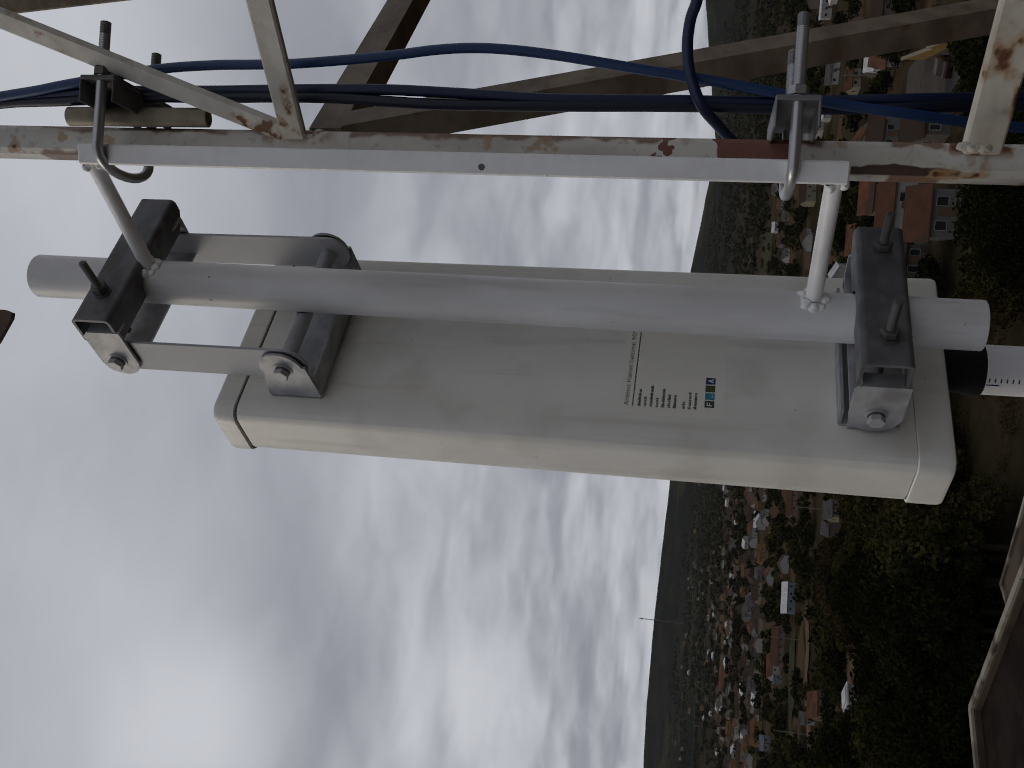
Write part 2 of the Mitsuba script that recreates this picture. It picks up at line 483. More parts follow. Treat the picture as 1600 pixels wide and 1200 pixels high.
def ribbon(pts, width, lift=0.14):
    p = spline(np.asarray(pts, float)[:, :2], 14)
    t = np.gradient(p, axis=0); t /= np.linalg.norm(t, axis=1, keepdims=True)
    s = np.stack([-t[:, 1], t[:, 0]], -1)
    cols = np.linspace(-0.5, 0.5, 6)
    v = (p[:, None] + s[:, None] * cols[None, :, None] * width).reshape(-1, 2)
    z = ground(v[:, 0], v[:, 1])
    z = z.reshape(-1, 6).max(1); z = np.convolve(np.pad(z, 12, mode='edge'), np.ones(25) / 25, 'valid'); z = np.repeat(z, 6) + lift + 0.3
    n, f = len(p), []
    for i in range(n - 1):
        for j in range(5):
            f += [[i * 6 + j, i * 6 + j + 1, i * 6 + j + 7], [i * 6 + j, i * 6 + j + 7, i * 6 + j + 6]]
    return trimesh.Trimesh(np.column_stack([v, z]), f, process=False)


ROAD = [hit(1600, 10), hit(1530, 85), hit(1478, 118), hit(1430, 150), hit(1395, 175), hit(1352, 232)]
scene['road'] = mikit.ply(ribbon(ROAD, 9.0), 'asphalt', smooth=True)
labels['road'] = {'label': 'grey asphalt road climbing past the yellow wall', 'category': 'road', 'kind': 'structure'}
scene['dirt_path'] = mikit.ply(ribbon([hit(1372, 960), hit(1342, 1030), hit(1336, 1080), hit(1345, 1180)], 5.0), 'dirt', smooth=True)
labels['dirt_path'] = {'label': 'reddish bare earth track among the dark trees', 'category': 'path', 'kind': 'structure'}
scene['dirt_path_001'] = mikit.ply(ribbon([hit(1262, 950), hit(1264, 1010), hit(1262, 1070), hit(1268, 1190)], 9.0), 'dirt', smooth=True)
labels['dirt_path_001'] = {'label': 'long brown earth track beside the green field in the valley', 'category': 'path', 'kind': 'structure'}
mat('meadow', lambda p, n, uv: MX((0.030, 0.031, 0.014), (0.019, 0.021, 0.010), SS(0.3, 0.7, FB(p.x * 0.2, p.y * 0.2, 0.0, 4))), 0.95, spec=0.05)
scene['field'] = mikit.ply(ribbon([hit(1242, 1000), hit(1240, 1060), hit(1240, 1120)], 20.0), 'meadow', smooth=True)
labels['field'] = {'label': 'narrow green grass field in the valley', 'category': 'field', 'kind': 'structure'}

scene['field_001'] = mikit.ply(ribbon([hit(1206, 402), hit(1190, 396), hit(1172, 392)], 42.0, 0.5), 'meadow', smooth=True)
labels['field_001'] = {'label': 'pale olive field on the hillside beside the antenna edge', 'category': 'field', 'kind': 'structure'}

# ------------------------------------------------------------------ houses
WALLS = dict(white=(0.3024, 0.2952, 0.2808), cream=(0.2160, 0.1872, 0.1404), grey=(0.1440, 0.1368, 0.1296), pink=(0.1728, 0.1188, 0.1008), blue=(0.1368, 0.1656, 0.1908), ochre=(0.1872, 0.1224, 0.0504), concrete=(0.1080, 0.0972, 0.0864))
for k, c in WALLS.items():
    def wall_fn(p, n, uv, c=c):
        return mi.Color3f(c) * (0.72 + 0.45 * FB(p.x * 0.9, p.y * 0.9, p.z * 0.6, 3))
    scene['wall_' + k] = {'type': 'twosided', 'bsdf': {'type': 'diffuse', 'reflectance': mikit.proc(wall_fn)}}
ROOFS = dict(orange=(0.1350, 0.0620, 0.0380), terracotta=(0.0850, 0.0430, 0.0290), brown=(0.0495, 0.0310, 0.0224), fibre=(0.0858, 0.0825, 0.0792), white=(0.5000, 0.5000, 0.5150), bluegrey=(0.1122, 0.1320, 0.1518))
for k, c in ROOFS.items():
    def roof_fn(p, n, uv, c=c, dirt=0.15 if k == 'white' else 0.75):
        rows = 0.5 + 0.5 * dr.sin(p.z * 26.0)
        return MX(mi.Color3f(c) * (0.55 + 0.6 * FB(p.x * 1.1, p.y * 1.1, p.z * 1.1, 3) + 0.13 * rows), mi.Color3f(0.045, 0.036, 0.030), dirt * SS(0.45, 0.68, FB(p.x * 0.45, p.y * 0.45, p.z * 0.9 + 3, 4)))
    scene['roof_' + k] = {'type': 'twosided', 'bsdf': {'type': 'diffuse', 'reflectance': mikit.proc(roof_fn)}}
mat('pane_dark', (0.02, 0.022, 0.026), 0.15)
mat('frame_white', (0.28, 0.27, 0.25), 0.5)
mat('door_brown', (0.10, 0.055, 0.03), 0.6)
HOUSES = []


def local(x, y, z):
    return np.array([x, y, z], float)


I3 = np.eye(3)


def gable_roof(w, d, h, rise, over, hip=0.0):
    a, b, t = w / 2 + over, d / 2 + over, 0.14
    dz = rise * over / (d / 2)
    r = a - hip * b
    top = [(-a, -b, h - dz), (a, -b, h - dz), (a, b, h - dz), (-a, b, h - dz), (-r, 0, h + rise), (r, 0, h + rise)]
    bot = [(x, y, z - t) for x, y, z in top]
    v = np.array(top + bot)
    f = [[0, 1, 5], [0, 5, 4], [2, 3, 4], [2, 4, 5], [1, 2, 5], [3, 0, 4]]
    if hip == 0.0:
        f = f[:4]
    f2 = [[c + 6, b_ + 6, a_ + 6] for a_, b_, c in f]
    loop = [0, 1, 2, 3] if hip else [0, 1, 5, 2, 3, 4]
    side = []
    for i in range(len(loop)):
        p, q = loop[i], loop[(i + 1) % len(loop)]
        side += [[p, p + 6, q + 6], [p, q + 6, q]]
    return trimesh.Trimesh(v, f + f2 + side, process=False)


def house_walls(w, d, h, rise, gable):
    low = -1.6
    pts = [(x, y, z) for x in (-w / 2, w / 2) for y in (-d / 2, d / 2) for z in (low, h - 0.1)]
    if gable: pts += [(-w / 2, 0, h + rise - 0.22), (w / 2, 0, h + rise - 0.22)]
    return hull(pts)


def house(P, w, d, h, wall, roof, yaw, label, rise=None, hip=0.0, flat=False, windows=2, side_windows=1, group=None, cat='house', name='house', detail=True):
    key = thing(name, label, cat, group)
    rise = 0.26 * d if rise is None else rise
    m = T().translate([float(P[0]), float(P[1]), float(ground(P[0], P[1]))]).rotate([0, 0, 1], yaw)
    part_of(key, 'wall', mikit.ply(house_walls(w, d, h, rise, not flat and hip == 0), 'wall_' + wall), m)
    if flat:
        rm = join([obox(local(0, 0, h), I3, (w / 2 + 0.25, d / 2 + 0.25, 0.12)), obox(local(0, 0, h + 0.22), I3, (w / 2 - 0.2, d / 2 - 0.2, 0.1))])
    else:
        rm = gable_roof(w, d, h, rise, 0.45, hip)
    part_of(key, 'roof', mikit.ply(rm, 'roof_' + roof), m)
    if detail:
        ww, wh = min(1.05, 0.18 * w), min(1.0, 0.36 * h)
        def win(c, ax):
            fr = join([obox(c + ax[2] * s * (wh / 2 + 0.03), ax, (ww / 2 + 0.06, 0.06, 0.03)) for s in (-1, 1)] + [obox(c + ax[0] * s * (ww / 2 + 0.03), ax, (0.03, 0.06, wh / 2)) for s in (-1, 1)])
            k = part_of(key, 'window', mikit.ply(obox(c, ax, (ww / 2, 0.03, wh / 2)), 'pane_dark'), m)
            part_of(k, 'frame', mikit.ply(fr, 'frame_white'), m)
        for i in range(windows):
            x = (i + 0.5) / windows * w - w / 2 if windows > 1 else w * 0.2
            win(local(x, -d / 2 - 0.02, 0.56 * h), I3)
        ax = np.array([[0, 1, 0], [-1, 0, 0], [0, 0, 1.0]])
        for i in range(side_windows):
            for sx in (-1, 1):
                win(local(sx * (w / 2 + 0.02), (i + 0.5) / side_windows * d - d / 2, 0.56 * h), ax)
        part_of(key, 'door', mikit.ply(obox(local(0.04 * w, -d / 2 - 0.03, 1.0), I3, (0.42, 0.05, 1.0)), 'door_brown'), m)
    HOUSES.append((float(P[0]), float(P[1]), 0.5 * math.hypot(w, d)))
    return key


def ph(u, v, width_px, depth_m, h, wall, roof, yaw, label, **kw):
    """A house whose foot is seen at (u, v) and whose front spans width_px there."""
    P = hit(u, v)
    w = max(3.0, width_px * pix(P)[2] / FOC)
    P = P + np.array([P[0], P[1], 0]) / math.hypot(P[0], P[1]) * depth_m * 0.5
    return house(P, w, depth_m, h, wall, roof, yaw - math.degrees(math.atan2(P[0], P[1])), label, **kw)


# right of the tower leg, from near to far
ph(1500, 338, 76, 6.0, 3.0, 'grey', 'terracotta', 4, 'grey house with two square dark windows facing the tower', windows=2, name='house')
ph(1432, 322, 78, 5.5, 3.2, 'white', 'terracotta', -3, 'white walled house with dull red roof behind the grey two window house', windows=1, hip=0.0)
ph(1388, 310, 50, 6.5, 3.0, 'cream', 'orange', 6, 'cream house with orange roof just below the mount bar end')
ph(1448, 402, 52, 6.0, 2.8, 'concrete', 'brown', -8, 'concrete house with brown roof beside the lower clamp channel')
ph(1352, 378, 44, 6.5, 2.8, 'cream', 'orange', 12, 'small cream house with orange roof left of the short mount arm')
ph(1448, 222, 26, 4.0, 2.2, 'white', 'white', 5, 'small white flat roofed hut under the blue cables', flat=True, windows=1, side_windows=0, name='hut', cat='hut')
ph(1486, 200, 46, 6.0, 3.0, 'concrete', 'brown', 15, 'brown roofed concrete house between the cables and the tower leg')
ph(1405, 204, 46, 7.0, 3.0, 'grey', 'brown', -10, 'grey house with brown roof behind the white hut')
ph(1408, 78, 44, 8.0, 3.0, 'white', 'orange', -6, 'white house with bright orange roof above the road')
ph(1378, 96, 30, 7.0, 2.6, 'white', 'white', 8, 'white roofed shed next to the bright orange roof', windows=1, name='shed', cat='shed')
ph(1312, 110, 42, 7.0, 3.4, 'white', 'fibre', 0, 'long white house with grey roof seen through the lattice', windows=3)
ph(1300, 14, 30, 8.0, 4.5, 'white', 'white', 6, 'tall white building near the upper right with stacked floors', flat=True, windows=3, name='building', cat='building')
ph(1345, 128, 30, 7.0, 2.8, 'cream', 'terracotta', 20, 'cream house with terracotta roof between the u bolt and the road')
ph(1352, 45, 26, 8.0, 2.8, 'pink', 'terracotta', -14, 'pink house with terracotta roof near the picture edge')
ph(1262, 60, 24, 8.0, 3.0, 'white', 'orange', 10, 'far white house with orange roof above the diagonal brace')
for i, v in enumerate((296, 318, 338, 356, 378, 400)):
    ph(1216 + (i % 3) * 9, v, 15, 7.0, 3.0, ['white', 'white', 'cream', 'white', 'grey', 'white'][i], ['fibre', 'orange', 'fibre', 'white', 'terracotta', 'fibre'][i], 10 * i - 20,
       ['first', 'second', 'third', 'fourth', 'fifth', 'sixth'][i] + ' house down in the pale row between mount bar and antenna', windows=2, side_windows=0)
# left, down in the valley
ph(1243, 936, 46, 12.0, 4.0, 'blue', 'white', 4, 'warehouse with bright white roof and blue grey wall', rise=1.8, windows=4, name='warehouse', cat='warehouse')
ph(1226, 1010, 58, 11.0, 3.2, 'pink', 'terracotta', -5, 'long house with terracotta roof and a row of windows', windows=5)
ph(1222, 1062, 14, 7.0, 3.6, 'blue', 'bluegrey', 0, 'pale blue grey boxy building right of the long house', flat=True, windows=1, name='building', cat='building')
ph(1293, 1106, 36, 8.0, 3.0, 'pink', 'orange', 10, 'house with orange brown roof beyond the green field')
ph(1273, 1124, 16, 6.0, 3.0, 'white', 'fibre', -6, 'small white house with grey roof behind the orange brown roofed house')
ph(1344, 1092, 14, 4.0, 2.0, 'white', 'white', 20, 'small white hut at the earth track among trees', windows=1, side_windows=0, flat=True, name='hut', cat='hut')
ph(1190, 1148, 36, 9.0, 4.2, 'ochre', 'orange', 8, 'ochre house with orange roof at the lower left of the valley')
ph(1202, 1162, 22, 8.0, 3.0, 'blue', 'bluegrey', -4, 'house with blue grey roof in front of the ochre house')
ph(1134, 1052, 54, 14.0, 4.0, 'ochre', 'orange', -3, 'large house with long orange roof in the distant town', windows=4)
ph(1146, 982, 24, 9.0, 5.0, 'white', 'orange', 5, 'tall white house with orange roof in the distant town', windows=2)
ph(1312, 800, 26, 7.0, 2.6, 'cream', 'fibre', 12, 'cream unfinished house just under the antenna side')
ph(1308, 826, 18, 6.0, 2.6, 'concrete', 'fibre', -12, 'concrete shed below the antenna side', windows=1, name='shed', cat='shed')
ph(1182, 802, 26, 10.0, 5.0, 'concrete', 'brown', 0, 'broad concrete house near the antenna edge in the distant town', windows=3)

FARS = [('white', 'orange'), ('white', 'terracotta'), ('cream', 'orange'), ('cream', 'brown'), ('white', 'fibre'), ('grey', 'fibre'), ('pink', 'terracotta'), ('ochre', 'orange'), ('white', 'white'), ('concrete', 'brown')]


def scatter_houses(n, az0, az1, r0, r1, where, near_gap=13):
    k, tries = 0, 0
    while k < n and tries < 20000:
        tries += 1
        az = rng.uniform(az0, az1); r = math.exp(rng.uniform(math.log(r0), math.log(r1)))
        x, y = r * math.sin(math.radians(az)), r * math.cos(math.radians(az))
        if meshkit.fbm(np.array([x / 170.0, y / 170.0, 2.0]), 2, 3) < 0.46: continue
        if any((x - a) ** 2 + (y - b) ** 2 < near_gap ** 2 for a, b, _ in HOUSES): continue
        wl, rf = FARS[rng.integers(len(FARS))]
        rname = {'orange': 'orange', 'terracotta': 'dull red', 'brown': 'brown', 'fibre': 'grey', 'white': 'white'}[rf]
        wname = {'ochre': 'ochre', 'concrete': 'bare concrete'}.get(wl, wl)
        house((x, y), rng.uniform(7, 12.5), rng.uniform(6.5, 9), rng.uniform(2.8, 6.0 if rng.random() < 0.25 else 3.6), wl, rf, rng.uniform(-40, 40) - az + rng.choice([0, 90]),
              f'tiny {wname} house with {rname} roof in the {where}', hip=float(rng.random() < 0.3), windows=2, side_windows=0,
              group=f'{wname} houses with {rname} roofs in the {where}', detail=r < 900)
        k += 1


scatter_houses(210, -23, -3, 640, 1500, 'far valley town', 12)
scatter_houses(80, -23, -3, 1500, 2900, 'farthest streets under the ridge', 15)
scatter_houses(5, -22, -4, 330, 600, 'near valley')
scatter_houses(22, 7, 24, 230, 700, 'valley behind the tower')

# yellow wall and car by the road
wkey = thing('garden_wall', 'yellow painted wall in stepped bays along the road', 'wall')
wp = [hit(1548, 38), hit(1515, 58), hit(1482, 74), hit(1450, 92)]
for a, b in zip(wp[:-1], wp[1:]):
    a, b = np.array(a), np.array(b)
    za, zb = ground(a[0], a[1]), ground(b[0], b[1])
    z = max(za, zb)
    a2, b2 = np.array([a[0], a[1], z + 0.2]), np.array([b[0], b[1], z + 0.2])
    part(wkey, 'bay', beam(a2, a2 + (b2 - a2) * 0.985, 0.25, 2.6), 'wall_ochre', smooth=False)
    part(wkey, 'coping', beam(a2 + [0, 0, 1.36], a2 + (b2 - a2) * 0.985 + [0, 0, 1.36], 0.4, 0.12), 'wall_cream', smooth=False)


def car(P, yaw, label):
    key = thing('parked_car', label, 'car')
    z = float(ground(P[0], P[1])) + 0.16
    m = T().translate([float(P[0]), float(P[1]), z]).rotate([0, 0, 1], yaw)
    side = Polygon([(-2.0, 0.35), (-2.05, 0.75), (-1.9, 0.95), (-1.1, 1.0), (-0.5, 1.42), (0.9, 1.45), (1.6, 1.0), (2.0, 0.95), (2.05, 0.5), (2.0, 0.3)])
    body = trimesh.creation.extrude_polygon(side, 1.6, engine='earcut')
    body.apply_transform(frame_matrix([0, -0.8, 0], [1, 0, 0], [0, 0, 1], [0, -1, 0])); body.apply_translation([0, 1.6, 0]); body.fix_normals()
    part_of(key, 'body', mikit.ply(body, 'car_paint'), m)
    for s in (-1, 1):
        gl = Polygon([(-0.95, 1.0), (-0.45, 1.36), (0.85, 1.38), (1.35, 1.02)])
        g = trimesh.creation.extrude_polygon(gl, 0.02, engine='earcut'); g.apply_transform(frame_matrix([0, s * 0.81 - 0.01, 0], [1, 0, 0], [0, 0, 1], [0, 1, 0])); g.fix_normals()
        part_of(key, 'side_window', mikit.ply(g, 'pane_dark'), m)
        for x in (-1.3, 1.25):
            part_of(key, 'wheel', mikit.ply(disc(np.array([x, s * 0.83 - s * 0.1, 0.31]), [0, s, 0], 0.31, 0.14, 18), 'black_rubber'), m)
    part_of(key, 'rear_window', mikit.ply(obox(local(1.27, 0, 1.24), axes_from([0.55, 0, -0.36], (0, 1, 0)), (0.30, 0.015, 0.6)), 'pane_dark'), m)


mat('car_paint', (0.030, 0.012, 0.009), 0.5, spec=0.25)
Pc = hit(1488, 104)
car(Pc, 60, 'dark red brown car parked on the grey road')

# ------------------------------------------------------------------ building close below: a roof with a pale parapet
RZ = 22 - 9.5
poly_px = [(1700, 640), (1640, 770), (1515, 1105), (1528, 1240), (1700, 1300), (1760, 700)]
rp = np.array([on_plane(u, v, (0, 0, RZ), (0, 0, 1))[:2] for u, v in poly_px])
roof_poly = Polygon(rp).buffer(0)
bay_px = [(1604, 755), (1585, 825), (1560, 912), (1573, 958), (1660, 900), (1680, 780)]
bay_poly = Polygon([on_plane(u, v, (0, 0, RZ - 0.35), (0, 0, 1))[:2] for u, v in bay_px]).buffer(0)
bkey = thing('flat_roofed_building', 'near brown flat roofed building with pale parapet coping below the tower', 'building')
mat('roof_felt', lambda p, n, uv: MX((0.017, 0.0115, 0.009), (0.009, 0.006, 0.0045), SS(0.3, 0.7, FB(p.x * 1.6, p.y * 1.6, 0.0, 5))), 0.9, spec=0.05,
    bump=lambda p, n, uv: FB(p.x * 6, p.y * 6, p.z * 6, 3), bscale=0.05)
mat('coping', lambda p, n, uv: MX((0.24, 0.215, 0.175), (0.075, 0.06, 0.047), SS(0.42, 0.66, FB(p.x * 1.1, p.y * 1.1, p.z, 4))), 0.8, spec=0.05)
mat('render_wall', lambda p, n, uv: MX((0.075, 0.056, 0.042), (0.035, 0.026, 0.020), SS(0.35, 0.7, FB(p.x * 0.7, p.y * 0.7, p.z * 0.5, 4))), 0.9, spec=0.05)
X3, Y3, Z3 = I3
part(bkey, 'wall', join([extrude(roof_poly.buffer(-0.05, join_style=2), RZ - 0.8, (0, 0, 0), X3, Y3, Z3)]), 'render_wall', smooth=False)
part(bkey, 'roof', extrude(roof_poly.buffer(-0.3, join_style=2), 0.55, (0, 0, RZ - 0.8), X3, Y3, Z3), 'roof_felt', smooth=False)
ring = roof_poly.difference(roof_poly.buffer(-0.28, join_style=2))
part(bkey, 'parapet', extrude(ring, 0.72, (0, 0, RZ - 0.795), X3, Y3, Z3), 'render_wall', smooth=False)
# the coping is laid in slabs
outer = np.array(roof_poly.exterior.coords)
for a, b in zip(outer[:-1], outer[1:]):
    d = b - a; Ln = np.linalg.norm(d); d = d / Ln
    nrm = np.array([-d[1], d[0]])
    if not roof_poly.contains(Point((a + b) / 2 + nrm * 0.1)): nrm = -nrm
    k = max(1, int(Ln / 1.6))
    for i in range(k):
        s0, s1 = Ln * i / k + 0.01, Ln * (i + 1) / k - 0.01
        c = a + d * (s0 + s1) / 2 + nrm * 0.07
        q = pix([c[0], c[1], RZ])
        if -200 < q[0] < 1800 and 500 < q[1] < 1400:
            part(bkey, 'coping_slab', obox(np.array([c[0], c[1], RZ - 0.02 + rng.uniform(-0.006, 0.006)]), [[d[0], d[1], 0], [nrm[0], nrm[1], 0], [0, 0, 1]], ((s1 - s0) / 2, 0.13, 0.055), 0.012), 'coping', smooth=False)
part(bkey, 'porch_wall', extrude(bay_poly.buffer(-0.05, join_style=2), RZ - 0.5, (0, 0, 0), X3, Y3, Z3), 'render_wall', smooth=False)
part(bkey, 'porch_roof', extrude(bay_poly.buffer(-0.16, join_style=2), 0.05, (0, 0, RZ - 0.495), X3, Y3, Z3), 'render_wall', smooth=False)
part(bkey, 'porch_coping', extrude(bay_poly.difference(bay_poly.buffer(-0.15, join_style=2)), 0.12, (0, 0, RZ - 0.49), X3, Y3, Z3), 'coping', smooth=False)
HOUSES.append((float(rp[:, 0].mean()), float(rp[:, 1].mean()), 16.0))

# ------------------------------------------------------------------ trees
LEAF = dict(dark=((0.0143, 0.0149, 0.0055), (0.0083, 0.0094, 0.0039)), olive=((0.0415, 0.0376, 0.0128), (0.0239, 0.0232, 0.0087)), mid=((0.0228, 0.0253, 0.0083), (0.0126, 0.0152, 0.0057)), brown=((0.0512, 0.0363, 0.0181), (0.0297, 0.0224, 0.0116)))
for k, (a, b) in LEAF.items():
    def leaf_fn(p, n, uv, a=a, b=b):
        return MX(a, b, SS(0.3, 0.7, N(p.x * 0.55, p.y * 0.55, p.z * 0.55))) * (0.7 + 0.6 * N(p.x * 2.3, p.y * 2.3, p.z * 2.3))
    scene['leaf_' + k] = {'type': 'twosided', 'bsdf': {'type': 'diffuse', 'reflectance': mikit.proc(leaf_fn)}}
mat('bark', (0.022, 0.016, 0.012), 0.9, spec=0.05)


def leaf_cloud(centers, radii, n, size, g):
    """n leaf clumps, small bent quads spread through the outer half of a set of lobes."""
    k = g.choice(len(centers), n, p=radii ** 2 / (radii ** 2).sum())
    d = g.normal(size=(n, 3)); d /= np.linalg.norm(d, axis=1, keepdims=True)
    pos = centers[k] + d * (radii[k] * g.uniform(0.45, 1.08, n) ** 0.7)[:, None] * [1, 1, 0.85]
    nrm = d + g.normal(size=(n, 3)) * 0.7; nrm /= np.linalg.norm(nrm, axis=1, keepdims=True)
    a = np.cross(nrm, g.normal(size=(n, 3))); a /= np.linalg.norm(a, axis=1, keepdims=True)
    b = np.cross(nrm, a)
    s = size * g.uniform(0.5, 1.4, n)[:, None]
    v = np.stack([pos - a * s, pos - b * s * 0.6 - nrm * s * 0.2, pos + a * s, pos + b * s * 0.6 + nrm * s * 0.15], 1).reshape(-1, 3)
    i = np.arange(n) * 4
    return v, np.vstack([np.stack([i, i + 1, i + 2], 1), np.stack([i, i + 2, i + 3], 1)])


def tree_proto(seed, height, spread, n, size):
    g = np.random.default_rng(seed)
    m = g.integers(7, 12)
    ang, rad = g.uniform(0, 2 * np.pi, m), spread * np.sqrt(g.uniform(0.02, 1, m)) * 0.62
    hz = height * (0.30 + 0.55 * g.uniform(0, 1, m) * (1 - 0.45 * rad / spread))
    c = np.stack([rad * np.cos(ang), rad * np.sin(ang), hz], -1)
    R = spread * g.uniform(0.26, 0.5, m)
    crown = leaf_cloud(c, R, n, size, g)
    base = np.array([0, 0, -0.8])
    fork = np.array([g.normal() * 0.2, g.normal() * 0.2, height * 0.34])
    ms = [tube(spline([base, (base + fork) / 2 + [0.1, 0.05, 0], fork], 4), np.linspace(0.045, 0.03, 9) * height * 0.8, 7)]
    for q in c[:6]:
        mid = (fork + q) / 2 + g.normal(size=3) * 0.2
        ms.append(tube(np.array([fork - [0, 0, 0.1], mid, q]), np.array([0.022, 0.015, 0.005]) * height * 0.8, 5))
    return crown, join(ms)


PROTO = [tree_proto(s, h, w, n, z) for s, h, w, n, z in ((1, 7.5, 3.9, 2900, 0.20), (2, 9.0, 3.6, 2900, 0.20), (3, 6.0, 3.6, 2500, 0.19), (4, 9.5, 4.6, 3400, 0.21), (5, 4.6, 2.4, 1600, 0.16), (6, 8.0, 2.6, 2100, 0.19))]
CROWN = {(i, k): mikit.ply(p[0], 'leaf_' + k) for i, p in enumerate(PROTO) for k in LEAF}
TRUNK = [mikit.ply(p[1], 'bark', smooth=True) for p in PROTO]
TREES = []
for u, v, rad in ((1242, 1000, 8), (1240, 1040, 8), (1240, 1080, 8), (1240, 1120, 8), (1263, 960, 5), (1263, 1000, 5), (1263, 1040, 5), (1265, 1150, 5), (1340, 1040, 3), (1336, 1075, 3), (1500, 500, 4), (1520, 560, 4), (1520, 450, 4), (1540, 640, 4), (1545, 700, 4), (1300, 810, 5), (1508, 305, 3.5), (1510, 340, 3.5), (1508, 372, 3.5), (1522, 330, 3), (1200, 400, 26), (1190, 396, 26), (1180, 394, 26)):
    Pq = hit(u, v)
    HOUSES.append((float(Pq[0]), float(Pq[1]), rad))
hx = np.array([h[:3] for h in HOUSES])
hr, ha = np.hypot(hx[:, 0], hx[:, 1]), np.arctan2(hx[:, 0], hx[:, 1])
hz_ = ground(hx[:, 0], hx[:, 1]) + 2.2


def clear_of_houses(x, y, rad, top, nearby=True):
    r, az = math.hypot(x, y), math.atan2(x, y)
    if np.any((hx[:, 0] - x) ** 2 + (hx[:, 1] - y) ** 2 < (hx[:, 2] * 0.8 + rad) ** 2): return False
    z = float(ground(x, y)) + top - 22
    front = (hr > r) & (hr < r * 2.2 + 60) & (np.abs(ha - az) < rad / r + 0.75 * hx[:, 2] / hr)
    return not np.any(front & (z / r > (hz_ - 22) / hr - 0.0))


def on_road(x, y):
    return any(math.hypot(x - a, y - b) < w for a, b, w in ROADPTS)


ROADPTS = [(p[0], p[1], 6.5) for p in spline(np.array(ROAD), 8)]


def cover(az, r):
    """How likely a tree stands there, from the lie of the woods in the valley."""
    x, y = r * math.sin(math.radians(az)), r * math.cos(math.radians(az))
    n = float(meshkit.fbm(np.array([x / 60.0, y / 60.0, 5.0]), 3, 8))
    if az < -2: base = 0.95 if r < 118 else (0.52 if r < 190 else (0.28 if r < 420 else 0.66))
    elif az < 6: base = 0.2 if r < 150 else 0.5
    else: base = 0.16 if r < 150 else (0.34 if r < 420 else 0.6)
    if r > 1700 and az > 0: base = 0.3
    return base + 2.6 * (n - 0.5)


PROTO_H = (7.5, 9.0, 6.0, 9.5, 4.6, 8.0)
KIND = dict(dark='dense dark green', olive='olive green', mid='mid green', brown='dry brown')


def add_tree(x, y, i, k, s, label, group):
    z = float(ground(x, y))
    key = thing('tree', label, 'tree', group)
    m = T().translate([x, y, z]).rotate([0, 0, 1], float(rng.uniform(0, 360))).scale([s, s, float(s * rng.uniform(0.88, 1.12))])
    part_of(key, 'crown', CROWN[i, k], m)
    part_of(key, 'trunk', TRUNK[i], m)


cand, spots = [], []
tries = 0
while len(cand) < 4200 and tries < 60000:
    tries += 1
    az, r = rng.uniform(-25, 26), math.exp(rng.uniform(math.log(72), math.log(2600)))
    if rng.random() > cover(az, r): continue
    x, y = r * math.sin(math.radians(az)), r * math.cos(math.radians(az))
    i = int(rng.integers(6)); s = float(rng.uniform(0.75, 1.25))
    rad, top = (3.6, 3.6, 3.4, 4.4, 2.3, 2.5)[i] * s, (7, 8.4, 5.6, 9.6, 4.3, 7.6)[i] * s
    if r < 220 and az > 4: s *= 0.7; rad *= 0.7; top *= 0.7
    if not clear_of_houses(x, y, rad * 0.8, top): continue
    if on_road(x, y): continue
    gap = 0.55 * rad
    if any((x - a) ** 2 + (y - b) ** 2 < (gap + c) ** 2 for a, b, c in spots[-900:]): continue
    spots.append((x, y, gap))
    cand.append((r / top, x, y, i, s, rad, az, r))
cand.sort(key=lambda c: c[0])
for n_, (q, x, y, i, s, rad, az, r) in enumerate(cand[:285]):
    w = FBM = float(meshkit.fbm(np.array([x / 35.0, y / 35.0, 9.0]), 2, 14))
    w += float(rng.normal(0, 0.05)) - (0.14 if r < 112 or r > 230 else 0.0)
    k = 'dark' if w < 0.38 else ('mid' if w < 0.45 else ('olive' if w < 0.55 else 'brown'))
    pu, pv, _ = pix([x, y, float(ground(x, y)) + 3])
    where = ('near the lower edge of the picture' if pv > 1050 else 'in the row facing the parapet corner' if pv > 900 else 'below the antenna side' if pv > 740 else
             'seen past the antenna foot' if pv > 420 else 'between mount bar and antenna' if pv > 250 else 'seen through the lattice')
    dist = 'close' if r < 105 else ('a little way off' if r < 135 else ('midway down the slope' if r < 200 else 'far down in the valley'))
    size = 'small ' if s * PROTO_H[i] < 6 else ('tall ' if s * PROTO_H[i] > 9 else '')
    add_tree(x, y, i, k, s, f'{size}{KIND[k]} tree {dist} {where}', f'{size}{KIND[k]} trees {dist} {where}')
# trees named singly
for u, v, i, s, k, lab in ((1645, 345, 3, 0.55, 'dark', 'big dark round tree below the tower leg at the bottom of the view'), (1632, 410, 0, 0.55, 'dark', 'second dark tree at the frame edge beside the lower clamp'),
                           (1432, 72, 1, 0.7, 'dark', 'dark tree standing beside the bright orange roof')):
    P = hit(u, v)
    add_tree(float(P[0]), float(P[1]), i, k, s, lab, None)
